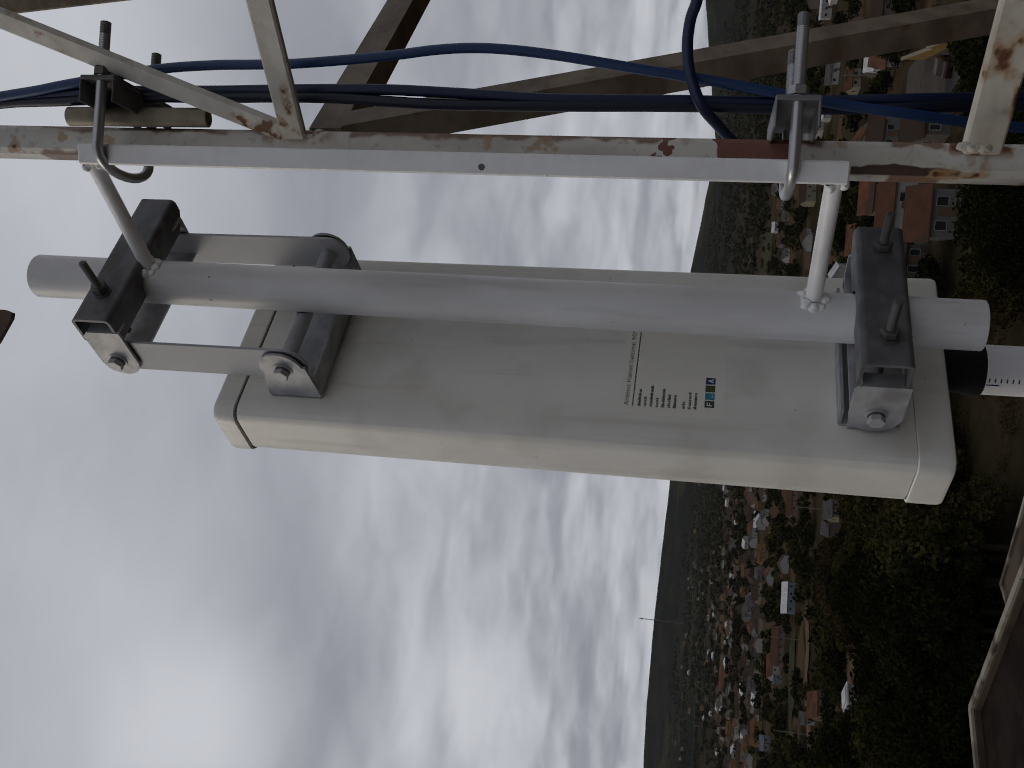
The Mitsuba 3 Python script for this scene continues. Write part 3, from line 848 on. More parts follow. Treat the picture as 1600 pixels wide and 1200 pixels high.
# the rest of the woods: past what can be told apart
vs, fs, off = [], [], 0
vs2, fs2, off2 = [], [], 0
g = np.random.default_rng(77)
while len(cand) < 10500:
    az, r = g.uniform(-25, 26), math.sqrt(g.uniform(600 ** 2, 3000 ** 2))
    x, y = r * math.sin(math.radians(az)), r * math.cos(math.radians(az))
    if float(meshkit.fbm(np.array([x / 120.0, y / 120.0, 5.0]), 2, 8)) < 0.47 or np.any((hx[:, 0] - x) ** 2 + (hx[:, 1] - y) ** 2 < (4 + hx[:, 2]) ** 2): continue
    cand.append((999, x, y, 0, 1, float(g.uniform(2.5, 5.0)), az, r))
for q, x, y, i, s, rad, az, r in cand[285:]:
    n = int(np.clip(45000 / r, 12, 420))
    c = np.array([[0, 0, 0.6], [0.4, 0.3, 0.5], [-0.45, 0.1, 0.5], [0.1, -0.45, 0.42]]) * [rad, rad, rad * 1.7] + [x, y, float(ground(x, y))]
    v, f = leaf_cloud(c, np.array([0.7, 0.55, 0.55, 0.5]) * rad, n, 0.52 * rad * math.sqrt(24 / n), g)
    if g.random() < 0.62: vs.append(v); fs.append(f + off); off += len(v)
    else: vs2.append(v); fs2.append(f + off2); off2 += len(v)
scene['woodland'] = mikit.ply((np.vstack(vs), np.vstack(fs)), 'leaf_dark')
labels['woodland'] = {'label': 'dark far woodland filling the valley between the houses', 'category': 'woodland', 'kind': 'stuff'}
scene['woodland_001'] = mikit.ply((np.vstack(vs2), np.vstack(fs2)), 'leaf_olive')
labels['woodland_001'] = {'label': 'lighter olive far woodland mixed through the valley', 'category': 'woodland', 'kind': 'stuff'}
# undergrowth on the near banks
n = 15000
az, r = np.radians(g.uniform(-25, 26, n)), np.exp(g.uniform(math.log(62), math.log(260), n))
x, y = r * np.sin(az), r * np.cos(az)
dens = meshkit.fbm(np.stack([x / 14, y / 14, 0 * x], -1), 3, 55)
keep = (dens > 0.47) & np.array([not on_road(a, b) for a, b in zip(x, y)])
keep &= np.array([not np.any((hx[:, 0] - a) ** 2 + (hx[:, 1] - b) ** 2 < (hx[:, 2] + 0.5) ** 2) for a, b in zip(x, y)])
x, y = x[keep], y[keep]; z = ground(x, y)
c = np.stack([x, y, z + 0.25], -1)
v, f = leaf_cloud(c, g.uniform(0.3, 0.9, len(c)), len(c) * 30, 0.085, g)
scene['undergrowth'] = mikit.ply((v, f), 'leaf_brown')
labels['undergrowth'] = {'label': 'brownish scrub and dry grass covering the near banks', 'category': 'scrub', 'kind': 'stuff'}

# utility poles and the far mast
mat('pole_concrete', (0.13, 0.12, 0.11), 0.8, spec=0.1)


def utility_pole(u, v, h, label):
    P = hit(u, v); z = float(ground(P[0], P[1]))
    key = thing('utility_pole', label, 'utility pole')
    part(key, 'post', tube([[P[0], P[1], z - 1], [P[0], P[1], z + h]], [0.2, 0.13], 8), 'pole_concrete', smooth=True)
    part(key, 'crossarm', beam([P[0] - 1.1, P[1], z + h - 0.7], [P[0] + 1.1, P[1], z + h - 0.7], 0.12, 0.14), 'bark', smooth=False)


utility_pole(1248, 1000, 11, 'pale utility pole between the long house and the earth track')
utility_pole(1262, 1148, 11, 'utility pole behind the orange brown roofed house')
utility_pole(1290, 796, 10, 'utility pole just under the antenna side')
utility_pole(1388, 118, 9, 'utility pole near the white roofed shed')
utility_pole(1338, 150, 9, 'utility pole behind the u bolt rods')
mk = thing('radio_mast', 'thin radio mast standing on the skyline left of the antenna', 'mast')
Pm = hit(1068, 974); zm = float(ground(Pm[0], Pm[1]))
rm_ = math.hypot(Pm[0], Pm[1]); ztop = 22 + rm_ * math.tan(math.radians(2.55))
part(mk, 'mast', tube([[Pm[0], Pm[1], zm - 1], [Pm[0], Pm[1], ztop]], [rm_ * 0.00055, rm_ * 0.0003], 8), 'wall_concrete', smooth=True)
part(mk, 'antenna_cluster', disc(np.array([Pm[0], Pm[1], ztop - rm_ * 0.0035]), [0, 0, 1], rm_ * 0.0008, rm_ * 0.002, 10), 'wall_white', smooth=True)

# ================================================================== THE TOWER (a square lattice of steel; this is its nearest corner)
UP = np.array([0, 0, 1.0])
tw = thing('lattice_tower', 'rusty cream painted steel lattice tower whose corner leg crosses the view', 'tower')


def legpt(z, p=LEG):
    return np.array([p[0], p[1], z])


LS = 0.0148                                                   # half the leg's width
leg_ax = [[0.9985, 0.055, 0], [-0.055, 0.9985, 0], [0, 0, 1]]
part(tw, 'leg', obox(legpt(22.1), leg_ax, (LS, LS, 2.0), 0.005), 'leg_paint')
WT = 0.52
LEG2, LEG3 = LEG + E1 * WT, LEG + E2 * WT
part(tw, 'leg', obox(legpt(22.1, LEG2), leg_ax, (LS, LS, 2.0), 0.005), 'leg_paint')
part(tw, 'leg', obox(legpt(22.1, LEG3), leg_ax, (LS, LS, 2.0), 0.005), 'old_paint')
part(tw, 'leg', obox(legpt(22.1, LEG2 + E2 * WT), leg_ax, (LS, LS, 2.0), 0.005), 'old_paint')
F1N, F2N = E2, E1                                              # normals of the near face (leg to the right, towards us) and of the face going away


def f1(u, v):
    return on_plane(u, v, LEG - E2 * 0.004, F1N)


def f2(u, v):
    return on_plane(u, v, LEG, F2N)


def f1bar(pa, pb, w, name, m, t=0.014, ext=0.0):
    a, b = f1(*pa), f1(*pb)
    d = (b - a) / np.linalg.norm(b - a)
    return part(tw, name, obox((a + b) / 2, axes_from(d, np.cross(d, E2)), (np.linalg.norm(b - a) / 2 + ext, t / 2, w / 2), 0.0022) if False else
                obox((a + b) / 2, [d, np.cross(E2, d), E2], (np.linalg.norm(b - a) / 2 + ext, w / 2, t / 2), 0.003), m)


ZA = z_at(468, LEG)
zR = z_at(1525, LEG)
# near face: level rungs and the diagonal
for nm_, z, m, w in (('rung', ZA, 'brace_paint', 0.0245), ('rung', zR, 'rung_paint', 0.0310)):
    a, b = legpt(z) + E1 * LS * 0.9, legpt(z) + E1 * (WT - LS)
    part(tw, nm_, obox((a + b) / 2 - E2 * 0.004, [E1, E2, UP], (np.linalg.norm(b - a) / 2, 0.0045 if w < 0.025 else 0.006, w / 2), 0.002), m)
f1bar((446, 207), (-420, -141), 0.022, 'diagonal_brace', 'brace_paint', 0.008)
# far face: level rung and the long diagonal, as angle irons
a = f2(508, 200); b = f2(742, -200); sdA = np.cross((b - a) / np.linalg.norm(b - a), E1); sdA = sdA if sdA[2] > 0 else -sdA
part(tw, 'rung', angle_iron(a - sdA * 0.017, b - sdA * 0.017, 0.034, 0.004, -E1 * 1.0, sdA), 'old_paint', smooth=False)
a = f2(560, 181); b = f2(1640, -12)
d = (b - a) / np.linalg.norm(b - a); a = a - d * 0.03
sd = np.cross(d, E1)
if sd[2] < 0: sd = -sd
part(tw, 'diagonal_brace', angle_iron(a - sd * 0.016, b + d * 0.05 - sd * 0.016, 0.031, 0.004, -E1 * 0.75 - sd * 0.4, sd), 'old_paint', smooth=False)
a, b = f2(-140, 20), f2(220, -22)
part(tw, 'diagonal_brace', beam(a, b, 0.022, 0.03, E1), 'old_paint', smooth=False)
# welds where the bracing meets the leg
for i, (u, v, r) in enumerate(((436, 203, 0.006), (452, 208, 0.0055), (468, 207, 0.006), (482, 209, 0.005), (420, 203, 0.005), (1508, 229, 0.0055), (1522, 231, 0.006), (1538, 232, 0.0055), (500, 208, 0.005), (404, 198, 0.0045))):
    P = on_plane(u, v, LEG, np.array([0.2, -0.95, 0.1]))
    part(tw, 'weld_bead', bead(P, r, 40 + i, (0.7, 0.6, 1.1)), 'brace_paint' if u < 1000 else 'rung_paint', smooth=True)
# short tan tube welded behind the leg, near the upper u-bolt
A0, A1 = at(108, 182, 0.965), at(326, 184, 0.955)
part(tw, 'tube_stub', pipe(A0, A1, 0.0095, 0.002, 24), 'tan_tube', label='short tan round tube behind the leg')

pk = thing('steel_plate', 'dark brown steel plate corner jutting in at the left picture edge', 'plate')
A = [at(-60, 480, 0.8), at(6, 484, 0.8), at(18, 489, 0.8), at(17, 498, 0.8), at(-2, 532, 0.8), at(-70, 640, 0.8)]
nrm = -FW
part(pk, 'plate', hull(A + [q - nrm * 0.006 for q in A]), 'plate_brown', smooth=False)
part(pk, 'bolt', hexnut(at(-22, 512, 0.8) + nrm * 0.0005, nrm, 0.008, 0.006), 'dark_steel', smooth=False)

# ================================================================== THE MOUNT FRAME (white bar, two arms, round pole, welded into one)
mf = thing('antenna_mount_frame', 'white painted welded mount of square bar, two arms and a round pole', 'mount')
POLE = at(800, 470, 0.986)
PR = 0.024
zt, zb = z_at(64, POLE), z_at(1536, POLE)
part(mf, 'pole', pipe(legpt(zb, POLE), legpt(zt, POLE), PR, 0.003, 64), 'pole_paint', label='round white pole')
Q = np.array([0.67, -0.74, 0.0]); Q /= np.linalg.norm(Q)
z_lo, z_hi = z_at(1266, POLE), z_at(244, POLE)
BAR = POLE + Q * 0.166
BAR = np.array([BAR[0], BAR[1], 22.0])
BH = 0.0098
bt, bb = z_at(130, BAR), z_at(1326, BAR)
bar_ax = [[0.97, -0.243, 0], [0.243, 0.97, 0], [0, 0, 1]]
bm_ = obox(legpt((bt + bb) / 2, BAR), bar_ax, (BH, BH, (bt - bb) / 2), 0.0016)
part(mf, 'bar', bm_, 'white_paint', label='white square bar against the tower leg')
for i, z in enumerate((z_lo, z_hi)):
    a = legpt(z, POLE) + Q * (PR - 0.004)
    b = legpt(z, BAR) - Q * 0.006
    if i: b = b + UP * 0.006
    part(mf, 'arm', tube(np.linspace(a, b, 6), 0.0078, 24), 'white_paint', smooth=40)
    for j in range(9):
        t = j / 9 * 2 * np.pi
        side = np.cross(Q, UP)
        P = a + Q * 0.001 + 0.0105 * (math.cos(t) * side + math.sin(t) * UP) + Q * 0.002 * math.sin(3 * t)
        part(mf, 'weld_bead', bead(P, 0.0048, 60 + j + 20 * i, (1, 1, 1.1), 2), 'white_paint', smooth=True)
    for j in range(4):
        t = j / 4 * 2 * np.pi + 0.4
        P = b + Q * 0.0 - Q * 0.004 + 0.0085 * (math.cos(t) * np.cross(Q, UP) + math.sin(t) * UP)
        part(mf, 'weld_bead', bead(P, 0.0042, 90 + j + 20 * i, (1, 1, 1), 2), 'white_paint', smooth=True)
bf = on_plane(753, 261, BAR - np.array([0.243, 0.97, 0]) * BH, np.array([0.243, 0.97, 0]))
part(mf, 'rivet', join([disc(bf - np.array([0.243, 0.97, 0]) * 0.0, -np.array([0.243, 0.97, 0]), 0.0042, 0.0008, 20)]), 'white_paint', smooth=30)
part(mf, 'rivet', disc(bf - np.array([0.243, 0.97, 0]) * 0.0009, -np.array([0.243, 0.97, 0]), 0.0030, 0.0012, 18), 'dark_steel', smooth=30)


# ------------------------------------------------------------------ u-bolts that hold the bar against the leg
def u_bolt(u_leg, v_bend, v_sad, v_tip, label, dark, drop=0.0):
    key = thing('u_bolt_clamp', label, 'clamp')
    r = 0.0050
    X = np.array([1.0, 0.0, 0.0]) if not dark else np.array([1.0, 0.0, 0.02]) / math.hypot(1, 0.02)
    Yd = np.array([0, 1.0, 0])
    front = LEG[1] - LS - r - 0.004; rear = LEG[1] + LS + 0.012
    front = min(front, BAR[1] - BH - r - 0.004)
    z = z_at(u_leg, np.array([LEG[0], front, 22.0]))
    zr = z - drop
    def X_at(v):
        p = on_plane(u_leg, v, np.array([0, front, 0]), np.array([0, 1.0, 0]))
        return p[0]
    xb, xs, xt = X_at(v_bend), X_at(v_sad), X_at(v_tip)
    hw = (rear - front) / 2; bk = 0.42 if dark else 0.35
    path = [np.array([xt - 0.012, front, z])]
    path += [np.array([x, front, z]) for x in np.linspace(xs, xb + hw * bk, 6)]
    for t in np.linspace(0.1, math.pi - 0.1, 12):
        path.append(np.array([xb + hw * bk - hw * bk * math.sin(t), front + hw * (1 - math.cos(t)), z - drop * (1 - math.cos(t)) / 2]))
    path += [np.array([x, rear, zr]) for x in np.linspace(xb + hw * bk, xs, 6)] + [np.array([xt - 0.014, rear, zr])]
    part(key, 'u_rod', tube(path, r, 16), 'zinc', smooth=50, label='smooth bent u shaped rod')
    for y, zz in ((front, z), (rear, zr)):
        part(key, 'threaded_end', thread(np.array([xs + 0.004, y, zz]), np.array([xt, y, zz]), r * 1.05), 'zinc_grey' if not dark else 'dark_steel', smooth=False)
        part(key, 'nut', hexnut(np.array([xs + 0.0035, y, zz]), X, 0.0085, 0.0075), 'zinc' if not dark else 'dark_steel', smooth=False)
    # saddle: a little channel, its web across both rods, flanges back to the leg
    hl, tk, fl = 0.0185, 0.0022, 0.022
    yc, hy = (front + rear) / 2, hw + 0.008
    sy = np.array([0, 2 * hw, -drop]); sy /= np.linalg.norm(sy); SAX = np.array([[1.0, 0, 0], sy, np.cross([1.0, 0, 0], sy)]); zm = z - drop / 2
    m = 'zinc_grey' if not dark else 'dark_galvanised'
    part(key, 'saddle', join([obox(np.array([xs, yc, zm]), SAX, (tk, hy, hl), 0.001)] +
                             [obox(np.array([xs - fl / 2 - tk + 0.0005, yc, zm]) + SAX[2] * s * (hl - tk / 2), SAX, (fl / 2, hy, tk / 2), 0.001) for s in (-1, 1)]), m, smooth=False)


u_bolt(1243, 284, 156, 20, 'bright galvanised u bolt clamp near the lower end of the white bar', False)
u_bolt(154, 259, 124, 34, 'dark u bolt clamp with long threaded ends at the upper end of the white bar', True, 0.0)

# ================================================================== THE SECTOR ANTENNA
YAW, TILT, D0 = 0.634, 0.0113, 0.88
W = np.array([math.cos(YAW), math.sin(YAW), 0])
N0 = np.array([math.sin(YAW), -math.cos(YAW), 0])
L = math.cos(TILT) * UP - math.sin(TILT) * N0
NB = np.cross(W, L)
C0 = at(1500, 733, D0)
PW, PT, PL = 0.2465, 0.077, 0.754


def wln(w, l, n):
    return C0 + W * w + L * l + NB * n


sa = thing('sector_antenna', 'long pale grey flat panel antenna seen from behind with printed sticker', 'antenna')


def rrect(w0, w1, n0, n1, r):
    return sbox(w0 + r, n0 + r, w1 - r, n1 - r).buffer(r, quad_segs=10)


def loft(profiles):
    """Closed skin over rings (polygon in w and n, height l)."""
    rings = []
    for poly, l in profiles:
        p = np.array(poly.exterior.coords)[:-1]
        s = np.linspace(0, poly.exterior.length, 97)[:-1]
        p = np.array([poly.exterior.interpolate(x).coords[0] for x in s])
        k = np.argmin(np.abs(np.arctan2(p[:, 1] - p[:, 1].mean(), p[:, 0] - p[:, 0].mean())))
        p = np.roll(p, -k, axis=0)
        rings.append(np.array([wln(a, l, b) for a, b in p]))
    n = len(rings[0]); v = np.vstack(rings + [rings[0].mean(0)[None], rings[-1].mean(0)[None]])
    f = []
    for i in range(len(rings) - 1):
        for j in range(n):
            k = (j + 1) % n
            f += [[i * n + j, i * n + k, (i + 1) * n + k], [i * n + j, (i + 1) * n + k, (i + 1) * n + j]]
    c0, c1, last = len(rings) * n, len(rings) * n + 1, (len(rings) - 1) * n
    for j in range(n):
        k = (j + 1) % n
        f += [[c0, k, j], [c1, last + j, last + k]]
    m = trimesh.Trimesh(v, f, process=False)
    m.fix_normals()
    return m


body = rrect(0.0025, PW - 0.0025, -PT + 0.002, -0.002, 0.014)
part(sa, 'housing', loft([(body, 0.036), (body, PL - 0.026)]), 'abs_plastic', smooth=25)
capo = rrect(0, PW, -PT, 0.0, 0.0145)
capi = rrect(0.005, PW - 0.005, -PT + 0.005, -0.005, 0.011)
capm = rrect(0.0014, PW - 0.0014, -PT + 0.0014, -0.0014, 0.0135)
part(sa, 'end_cap', loft([(capi, 0.0), (capm, 0.0018), (capo, 0.006), (capo, 0.0335), (capm, 0.0345)]), 'abs_plastic', smooth=40, label='lower end cap')
part(sa, 'end_cap', loft([(capm, PL - 0.0265), (capo, PL - 0.0255), (capo, PL - 0.006), (capm, PL - 0.0018), (capi, PL)]), 'abs_plastic', smooth=40, label='upper end cap')
gk = rrect(0.0045, PW - 0.0045, -PT + 0.004, -0.004, 0.012)
part(sa, 'seam', loft([(gk, 0.0342), (gk, 0.0365)]), 'abs_plastic', smooth=25)
gk2 = rrect(0.0012, PW - 0.0012, -PT + 0.0012, -0.0012, 0.0135)
part(sa, 'seam', loft([(gk2, PL - 0.0282), (gk2, PL - 0.0262)]), 'gasket', smooth=25)
# the sticker with its print
SN = -0.002
st = part(sa, 'sticker', extrude(rrect(0.038, 0.205, 0.214, 0.318, 0.008), 0.0004, wln(0, 0, SN + 0.0001), W, L, NB), 'sticker_film', smooth=False, label='pale rectangular sticker')


def ink(mesh, m='sticker_ink', name='print', lift=0.0006, label=None):
    """mesh: flat in x (along W) and y (along L)."""
    mesh.apply_transform(frame_matrix(wln(0, 0, SN + lift), W, L, NB))
    part(st, name, mesh, m, smooth=False, label=label)


def rect(w0, l0, w1, l1, h=0.0003):
    return trimesh.creation.extrude_polygon(sbox(w0, l0, w1, l1), h, engine='earcut')


title = meshkit.text_mesh('Antena Painel Setorial 90° V', 0.0044, 0.0003)
sx = 0.106 / title.extents[0]
title.apply_scale([sx, 1.0, 1.0]); title.apply_translation([0.0485 - title.bounds[0][0], 0.3085, 0])
ink(title, name='title', label='printed title text')
ink(rect(0.0480, 0.3035, 0.196, 0.3047), name='rule')
lines = [(0.2962, 0.0215), (0.2905, 0.0105), (0.2845, 0.0255), (0.2785, 0.0105), (0.2725, 0.0225), (0.2665, 0.0165), (0.2608, 0.0155), (0.2520, 0.0075), (0.2462, 0.0210), (0.2405, 0.0195)]
gw = np.random.default_rng(3)
for l, ln in lines:
    ms, w = [], 0.0482
    while w < 0.0482 + ln:
        a = gw.uniform(0.0007, 0.0016)
        ms.append(rect(w, l, w + a, l + gw.choice([0.0024, 0.0024, 0.0032])))
        w += a + gw.choice([0.00035, 0.00035, 0.0010])
    ink(join(ms), name='text_line')
for i, k in enumerate(('green', 'cyan', 'olive', 'navy')):
    w0 = 0.0515 + i * 0.0097
    ink(rect(w0 - 0.0006, 0.2228, w0 + 0.0088, 0.2335, 0.0002), 'icon_white', 'icon_border', 0.0005)
    ink(rect(w0, 0.2234, w0 + 0.0082, 0.2329, 0.0002), 'icon_' + k, 'icon', 0.0008, label=f'{k} square icon')
    if k == 'green':
        gl = join([rect(w0 + 0.0018, 0.2255, w0 + 0.0030, 0.2308, 0.0002), rect(w0 + 0.0030, 0.2298, w0 + 0.0062, 0.2308, 0.0002), rect(w0 + 0.0030, 0.2276, w0 + 0.0055, 0.2285, 0.0002)])
    elif k == 'navy':
        gl = trimesh.creation.extrude_polygon(Polygon([(w0 + 0.0016, 0.2250), (w0 + 0.0041, 0.2312), (w0 + 0.0066, 0.2250), (w0 + 0.0052, 0.2250), (w0 + 0.0041, 0.2280), (w0 + 0.0030, 0.2250)]), 0.0002, engine='earcut')
    elif k == 'cyan':
        gl = trimesh.creation.extrude_polygon(Polygon([(w0 + 0.0018, 0.2256), (w0 + 0.0064, 0.2256), (w0 + 0.0058, 0.2264), (w0 + 0.0024, 0.2264)]), 0.0002, engine='earcut')
    else:
        gl = trimesh.creation.extrude_polygon(Point(w0 + 0.0041, 0.2282).buffer(0.0022).difference(Point(w0 + 0.0041, 0.2282).buffer(0.0014)), 0.0002, engine='earcut')
    ink(gl, 'icon_' + k if k in ('olive',) else 'icon_white', 'glyph', 0.0011)

# ------------------------------------------------------------------ tilt brackets
PN, PWC = 0.0665, 0.121            # the pole's place in the antenna's frame


def plate(poly, axis, o_w, t, m, key, name, label=None, smooth=30):
    """A plate standing across W: poly in (n, l), from w=o_w, t thick."""
    mesh = trimesh.creation.extrude_polygon(poly, t, engine='earcut')
    mesh.apply_transform(frame_matrix(wln(o_w, 0, 0), NB, L, W))
    mesh.fix_normals()
    return part(key, name, mesh, m, smooth=False if smooth is False else smooth, label=label)


def strip(poly, n0, t, m, key, name, label=None):
    """A plate lying parallel to the antenna's back: poly in (w, l)."""
    mesh = trimesh.creation.extrude_polygon(poly, t, engine='earcut')
    mesh.apply_transform(frame_matrix(wln(0, 0, n0), W, L, NB))
    mesh.fix_normals()
    return part(key, name, mesh, m, smooth=False, label=label)


def channel(key, w0, w1, l0, l1, n_web, depth, m, label):
    """The clamp's U channel: web towards the camera, two flanges towards the pole with a bite for it."""
    t = 0.0032
    out = sbox(n_web - depth, l0, n_web, l1).intersection(sbox(n_web - depth - 0.02, l0 + 0.006, n_web - 0.006, l1 - 0.006).buffer(0.006, quad_segs=6))
    inn = sbox(n_web - depth - 0.03, l0 + t + 0.003, n_web - t - 0.003, l1 - t - 0.003).buffer(0.003, quad_segs=4)
    mesh = trimesh.creation.extrude_polygon(out.difference(inn), w1 - w0, engine='earcut')
    mesh.apply_translation([0, 0, w0])                      # x: n, y: l, z: w
    bite = trimesh.creation.cylinder(radius=PR + 0.0006, height=0.3, sections=48)
    bite.apply_transform(frame_matrix([PN, (l0 + l1) / 2, PWC], [0, 0, 1], [1, 0, 0], [0, 1, 0]))
    cut = trimesh.creation.box(extents=[0.05, 0.3, 0.05], transform=frame_matrix([n_web - depth - 0.006, (l0 + l1) / 2, w1 + 0.012], [math.sqrt(.5), 0, math.sqrt(.5)], [0, 1, 0], [-math.sqrt(.5), 0, math.sqrt(.5)]))
    mm = trimesh.boolean.difference([mesh, bite, cut], engine='manifold')
    mm.apply_transform(frame_matrix(wln(0, 0, 0), NB, L, W)); mm.fix_normals()
    return part(key, 'channel', mm, m, smooth=35, label=label)


def clamp_bolts(key, lc, n_web, ws, tip, m_rod):
    for w in ws:
        part(key, 'threaded_rod', thread(wln(w, lc, 0.044), wln(w, lc, tip), 0.0042), m_rod, smooth=False)
        part(key, 'washer', disc(wln(w, lc, n_web + 0.0002), NB, 0.0098, 0.0018), 'dark_galvanised', smooth=30)
        part(key, 'lock_washer', disc(wln(w, lc, n_web + 0.0021), NB, 0.0078, 0.0016), 'dark_steel', smooth=30)
        part(key, 'nut', hexnut(wln(w, lc, n_web + 0.0039), NB, 0.0086, 0.0072), 'dark_steel', smooth=False)


def lug_bracket(key, la, lb, n_lo, n_hi, ws, pivot, m):
    """The clamp's rear jaw: a web behind the pole, ears with rounded ends that carry the pivot bolts."""
    lc, r = (la + lb) / 2, (lb - la) / 2
    t = 0.003
    strip(sbox(ws[0] + t, la, ws[1], lb), 0.0385 - t - 0.0002, t, m, key, 'rear_jaw')
    for w in ws:
        ear = sbox(n_lo + r, la, n_hi, lb).union(Point(n_lo + r, lc).buffer(r, quad_segs=16))
        ear = ear.difference(Polygon([(n_hi, lb + 0.001), (n_hi - 0.008, lb + 0.001), (n_hi, lb - 0.006)]))
        plate(ear, None, w, t, m, key, 'ear')
        inner = (w + t, w + 0.017) if w < 0.1 else (w - 0.017 + 0.0002, w)
        strip(sbox(inner[0], la + 0.002, inner[1], lb - 0.006), n_hi - 0.004, t, m, key, 'bend')


def pivot_bolt(key, w, l, n, sgn, nutlen=0.006, m='bolt_steel'):
    d = W * sgn
    P = wln(w, l, n)
    part(key, 'washer', disc(P + d * 0.0001, d, 0.0108, 0.0018), 'galvanised', smooth=30)
    part(key, 'lock_washer', disc(P + d * 0.002, d, 0.0080, 0.0018), 'dark_steel', smooth=30)
    part(key, 'bolt_head', hexnut(P + d * 0.0039, d, 0.0085, nutlen), m, smooth=False)


# lower: channel on the pole, ears straight onto the antenna's foot bracket
lo = thing('pivot_bracket', 'grey lower pivot bracket joining the pole foot to the antenna', 'bracket')
channel(lo, 0.034, 0.205, 0.055, 0.1, 0.1035, 0.031, 'dark_galvanised', 'dark grey clamp channel with two threaded rods')
clamp_bolts(lo, 0.0765, 0.1035, (0.0665, 0.1745), 0.150, 'dark_steel')
lug_bracket(lo, 0.052, 0.1005, 0.003, 0.072, (0.0335, 0.2005), (0.075, 0.031), 'galvanised')
pivot_bolt(lo, 0.0335, 0.0765, 0.0295, -1)
pivot_bolt(lo, 0.2035, 0.0765, 0.0295, 1)
strip(sbox(0.041, 0.050, 0.197, 0.105), -0.0018, 0.003, 'galvanised', lo, 'foot_plate')
for w in (0.0375, 0.1965):
    plate(sbox(0.0012, 0.060, 0.020, 0.098), None, w, 0.003, 'galvanised', lo, 'foot_flange')
mesh = trimesh.creation.extrude_polygon(sbox(0.041, 0.0012, 0.197, 0.024), 0.003, engine='earcut'); mesh.apply_transform(frame_matrix(wln(0, 0.1065, 0), W, NB, -L)); mesh.fix_normals()
part(lo, 'top_flange', mesh, 'galvanised', smooth=False)

# upper: channel on the pole, two links down to a hinge on the antenna's back
hi = thing('tilt_bracket', 'grey upper tilt bracket with two flat links from pole to antenna', 'bracket')
channel(hi, 0.033, 0.215, 0.836, 0.880, 0.107, 0.034, 'dark_galvanised', 'dark stained clamp channel across the pole top')
clamp_bolts(hi, 0.860, 0.107, (0.0715,), 0.152, 'dark_steel')
lug_bracket(hi, 0.832, 0.876, 0.020, 0.089, (0.031, 0.203), (0.86, 0.045), 'galvanised')
pivot_bolt(hi, 0.031, 0.854, 0.0445, -1)
pivot_bolt(hi, 0.206, 0.854, 0.0445, 1)
for w in (0.0365, 0.1985):
    ln = Point(0.0455, 0.854).buffer(0.0225).union(Point(0.0465, 0.660).buffer(0.0225)).union(Polygon([(0.023, 0.854), (0.068, 0.854), (0.069, 0.660), (0.024, 0.660)]))
    plate(ln, None, w, 0.0032, 'grey_link', hi, 'link')
strip(sbox(0.034, 0.632, 0.204, 0.691), -0.0018, 0.003, 'galvanised', hi, 'hinge_plate')
for w, s in ((0.0300, -1), (0.2042, 1)):
    fl = Polygon([(0.0012, 0.633), (0.0012, 0.692), (0.030, 0.688), (0.05, 0.682), (0.05, 0.637)]).union(Point(0.0465, 0.6640).buffer(0.0235, quad_segs=16))
    plate(fl, None, w, 0.003, 'galvanised', hi, 'hinge_flange')
    pivot_bolt(hi, w if s < 0 else w + 0.003, 0.662, 0.0465, s)
mesh = trimesh.creation.extrude_polygon(sbox(0.0335, 0.0012, 0.2035, 0.030), 0.003, engine='earcut'); mesh.apply_transform(frame_matrix(wln(0, 0.637, 0), W, NB, -L)); mesh.fix_normals()
part(hi, 'hinge_web', mesh, 'galvanised', smooth=False)
part(hi, 'pivot_shaft', tube([wln(0.045, 0.662, 0.0465), wln(0.203, 0.662, 0.0465)], 0.0085, 20), 'galvanised', smooth=40)

# ------------------------------------------------------------------ the radio plugged in under the antenna
rk = thing('radio_unit', 'white cylindrical radio with black rubber boot under the antenna foot', 'radio')
nR = -PT / 2
rr_ = ray(1526, 577); tt = np.dot(C0 + NB * nR - CAM, NB) / np.dot(rr_, NB)
PR0 = CAM + rr_ * tt
wr = float((PR0 - C0) @ W)


def rx(l, dw=0, dn=0):
    return wln(wr + dw, l, nR + dn)


l1 = float((PR0 - C0) @ L)
part(rk, 'boot', tube([rx(0.004), rx(-0.004), rx(l1 + 0.004), rx(l1 - 0.003), rx(l1 - 0.0045)], [0.0225, 0.0235, 0.0275, 0.0272, 0.025], 36), 'black_rubber', smooth=40)
part(rk, 'cylinder', tube([rx(l1 - 0.002), rx(l1 - 0.0028), rx(l1 - 0.15), rx(l1 - 0.152)], [0.0250, 0.0258, 0.0258, 0.0240], 48), 'radio_white', smooth=40)
# signal marks printed round the upper rim: a row of ticks and a rule
vd = CAM - rx(l1 - 0.02); vd -= L * (vd @ L); vd /= np.linalg.norm(vd)
sd_ = np.cross(L, vd)
for i in range(7):
    t = math.radians(-24)
    rad = vd * math.cos(t) + sd_ * math.sin(t)
    tan = np.cross(L, rad)
    P = rx(l1 - 0.007 - 0.0055 * i) + rad * 0.02585
    part(rk, 'signal_mark', obox(P, [L, tan, rad], (0.0007, 0.0022, 0.00025)), 'sticker_ink', smooth=False)
t = math.radians(-36); rad = vd * math.cos(t) + sd_ * math.sin(t)
part(rk, 'rule', obox(rx(l1 - 0.011) + rad * 0.02584, [L, np.cross(L, rad), rad], (0.006, 0.0008, 0.00025)), 'icon_navy', smooth=False)

# ------------------------------------------------------------------ cables running down inside the tower
def cable(name_label, pts, depth, r, m):
    key = thing('cable', name_label, 'cable')
    P = []
    for q in pts:
        u, v = q[:2]
        P.append(at(u, v, depth + (q[2] if len(q) > 2 else 0.0) - 0.10 * (u - 800) / 1600))
    scene[key] = mikit.ply(tube(spline(P, 8), r, 14), m, smooth=True)


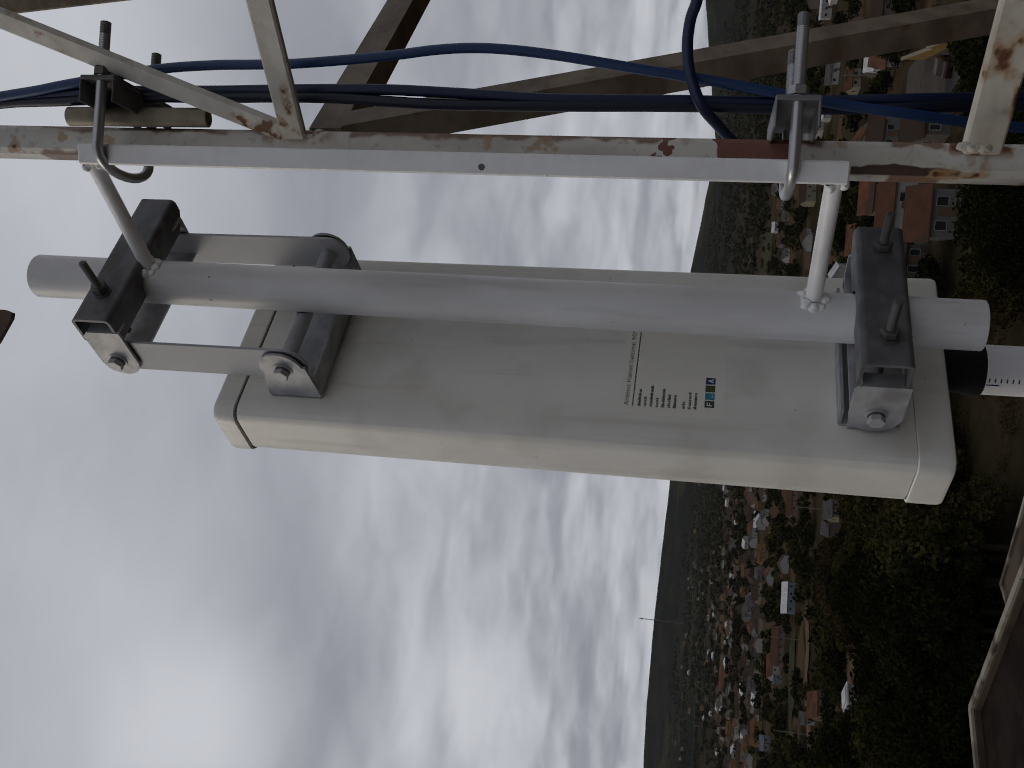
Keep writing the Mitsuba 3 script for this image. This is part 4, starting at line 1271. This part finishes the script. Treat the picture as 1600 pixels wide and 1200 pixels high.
cable('bright blue cable bowing away from the others in a shallow wave', [(-120, 172), (0, 151), (60, 141), (110, 131), (240, 109), (330, 102), (400, 101), (470, 99), (600, 88), (680, 78), (740, 75), (800, 78), (880, 88), (1000, 108), (1100, 124), (1200, 143), (1250, 152), (1330, 166), (1420, 178), (1520, 192, .02), (1600, 200, .04), (1720, 215, .05)], 0.915, 0.0049, 'cable_blue')
cable('navy cable lying uppermost of the straight pair', [(-120, 180), (0, 160), (60, 152), (120, 145), (240, 142), (340, 142), (470, 140), (600, 140), (720, 146), (850, 154), (950, 156), (1060, 157), (1180, 159), (1300, 158), (1420, 155), (1510, 153, .02), (1600, 150, .04), (1720, 148, .05)], 0.925, 0.0053, 'cable_navy')
cable('dark navy cable lying lowermost of the straight pair', [(-120, 182), (0, 162), (90, 158), (160, 155), (240, 152), (340, 153), (420, 152), (520, 153), (600, 158), (680, 163), (780, 165), (900, 166), (1020, 166), (1120, 167), (1230, 170), (1340, 170), (1440, 168), (1510, 166, .02), (1600, 165, .04), (1720, 165, .05)], 0.925, 0.0053, 'cable_dark')
cable('dark cable curving down in a loop from the upper edge to the leg', [(1098, -70, -.05), (1090, -4, -.04), (1079, 30, -.03), (1074, 70, -.025), (1077, 110, -.025), (1087, 145, -.025), (1101, 172, -.02), (1122, 196, 0), (1150, 228, .03)], 0.925, 0.0052, 'cable_navy')

# ------------------------------------------------------------------ the air of the valley
GMIN, GTOP = float(GV[:, 2].min()), float(max(GV[:, 2].max(), ztop, 24.5))
scene['air'] = {'type': 'homogeneous', 'albedo': 0.95, 'sigma_t': 1.6e-5}
scene['haze'] = {'type': 'cube', 'to_world': T().translate([0, 0, (GMIN - 1 + GTOP + 2) / 2]).scale([14500, 14500, (GTOP + 2 - GMIN + 1) / 2]), 'bsdf': {'type': 'null'}, 'interior': {'type': 'ref', 'id': 'air'}}
labels['haze'] = {'label': 'thin grey haze hanging over the whole valley', 'category': 'haze', 'kind': 'stuff'}
scene['camera']['medium'] = {'type': 'ref', 'id': 'air'}
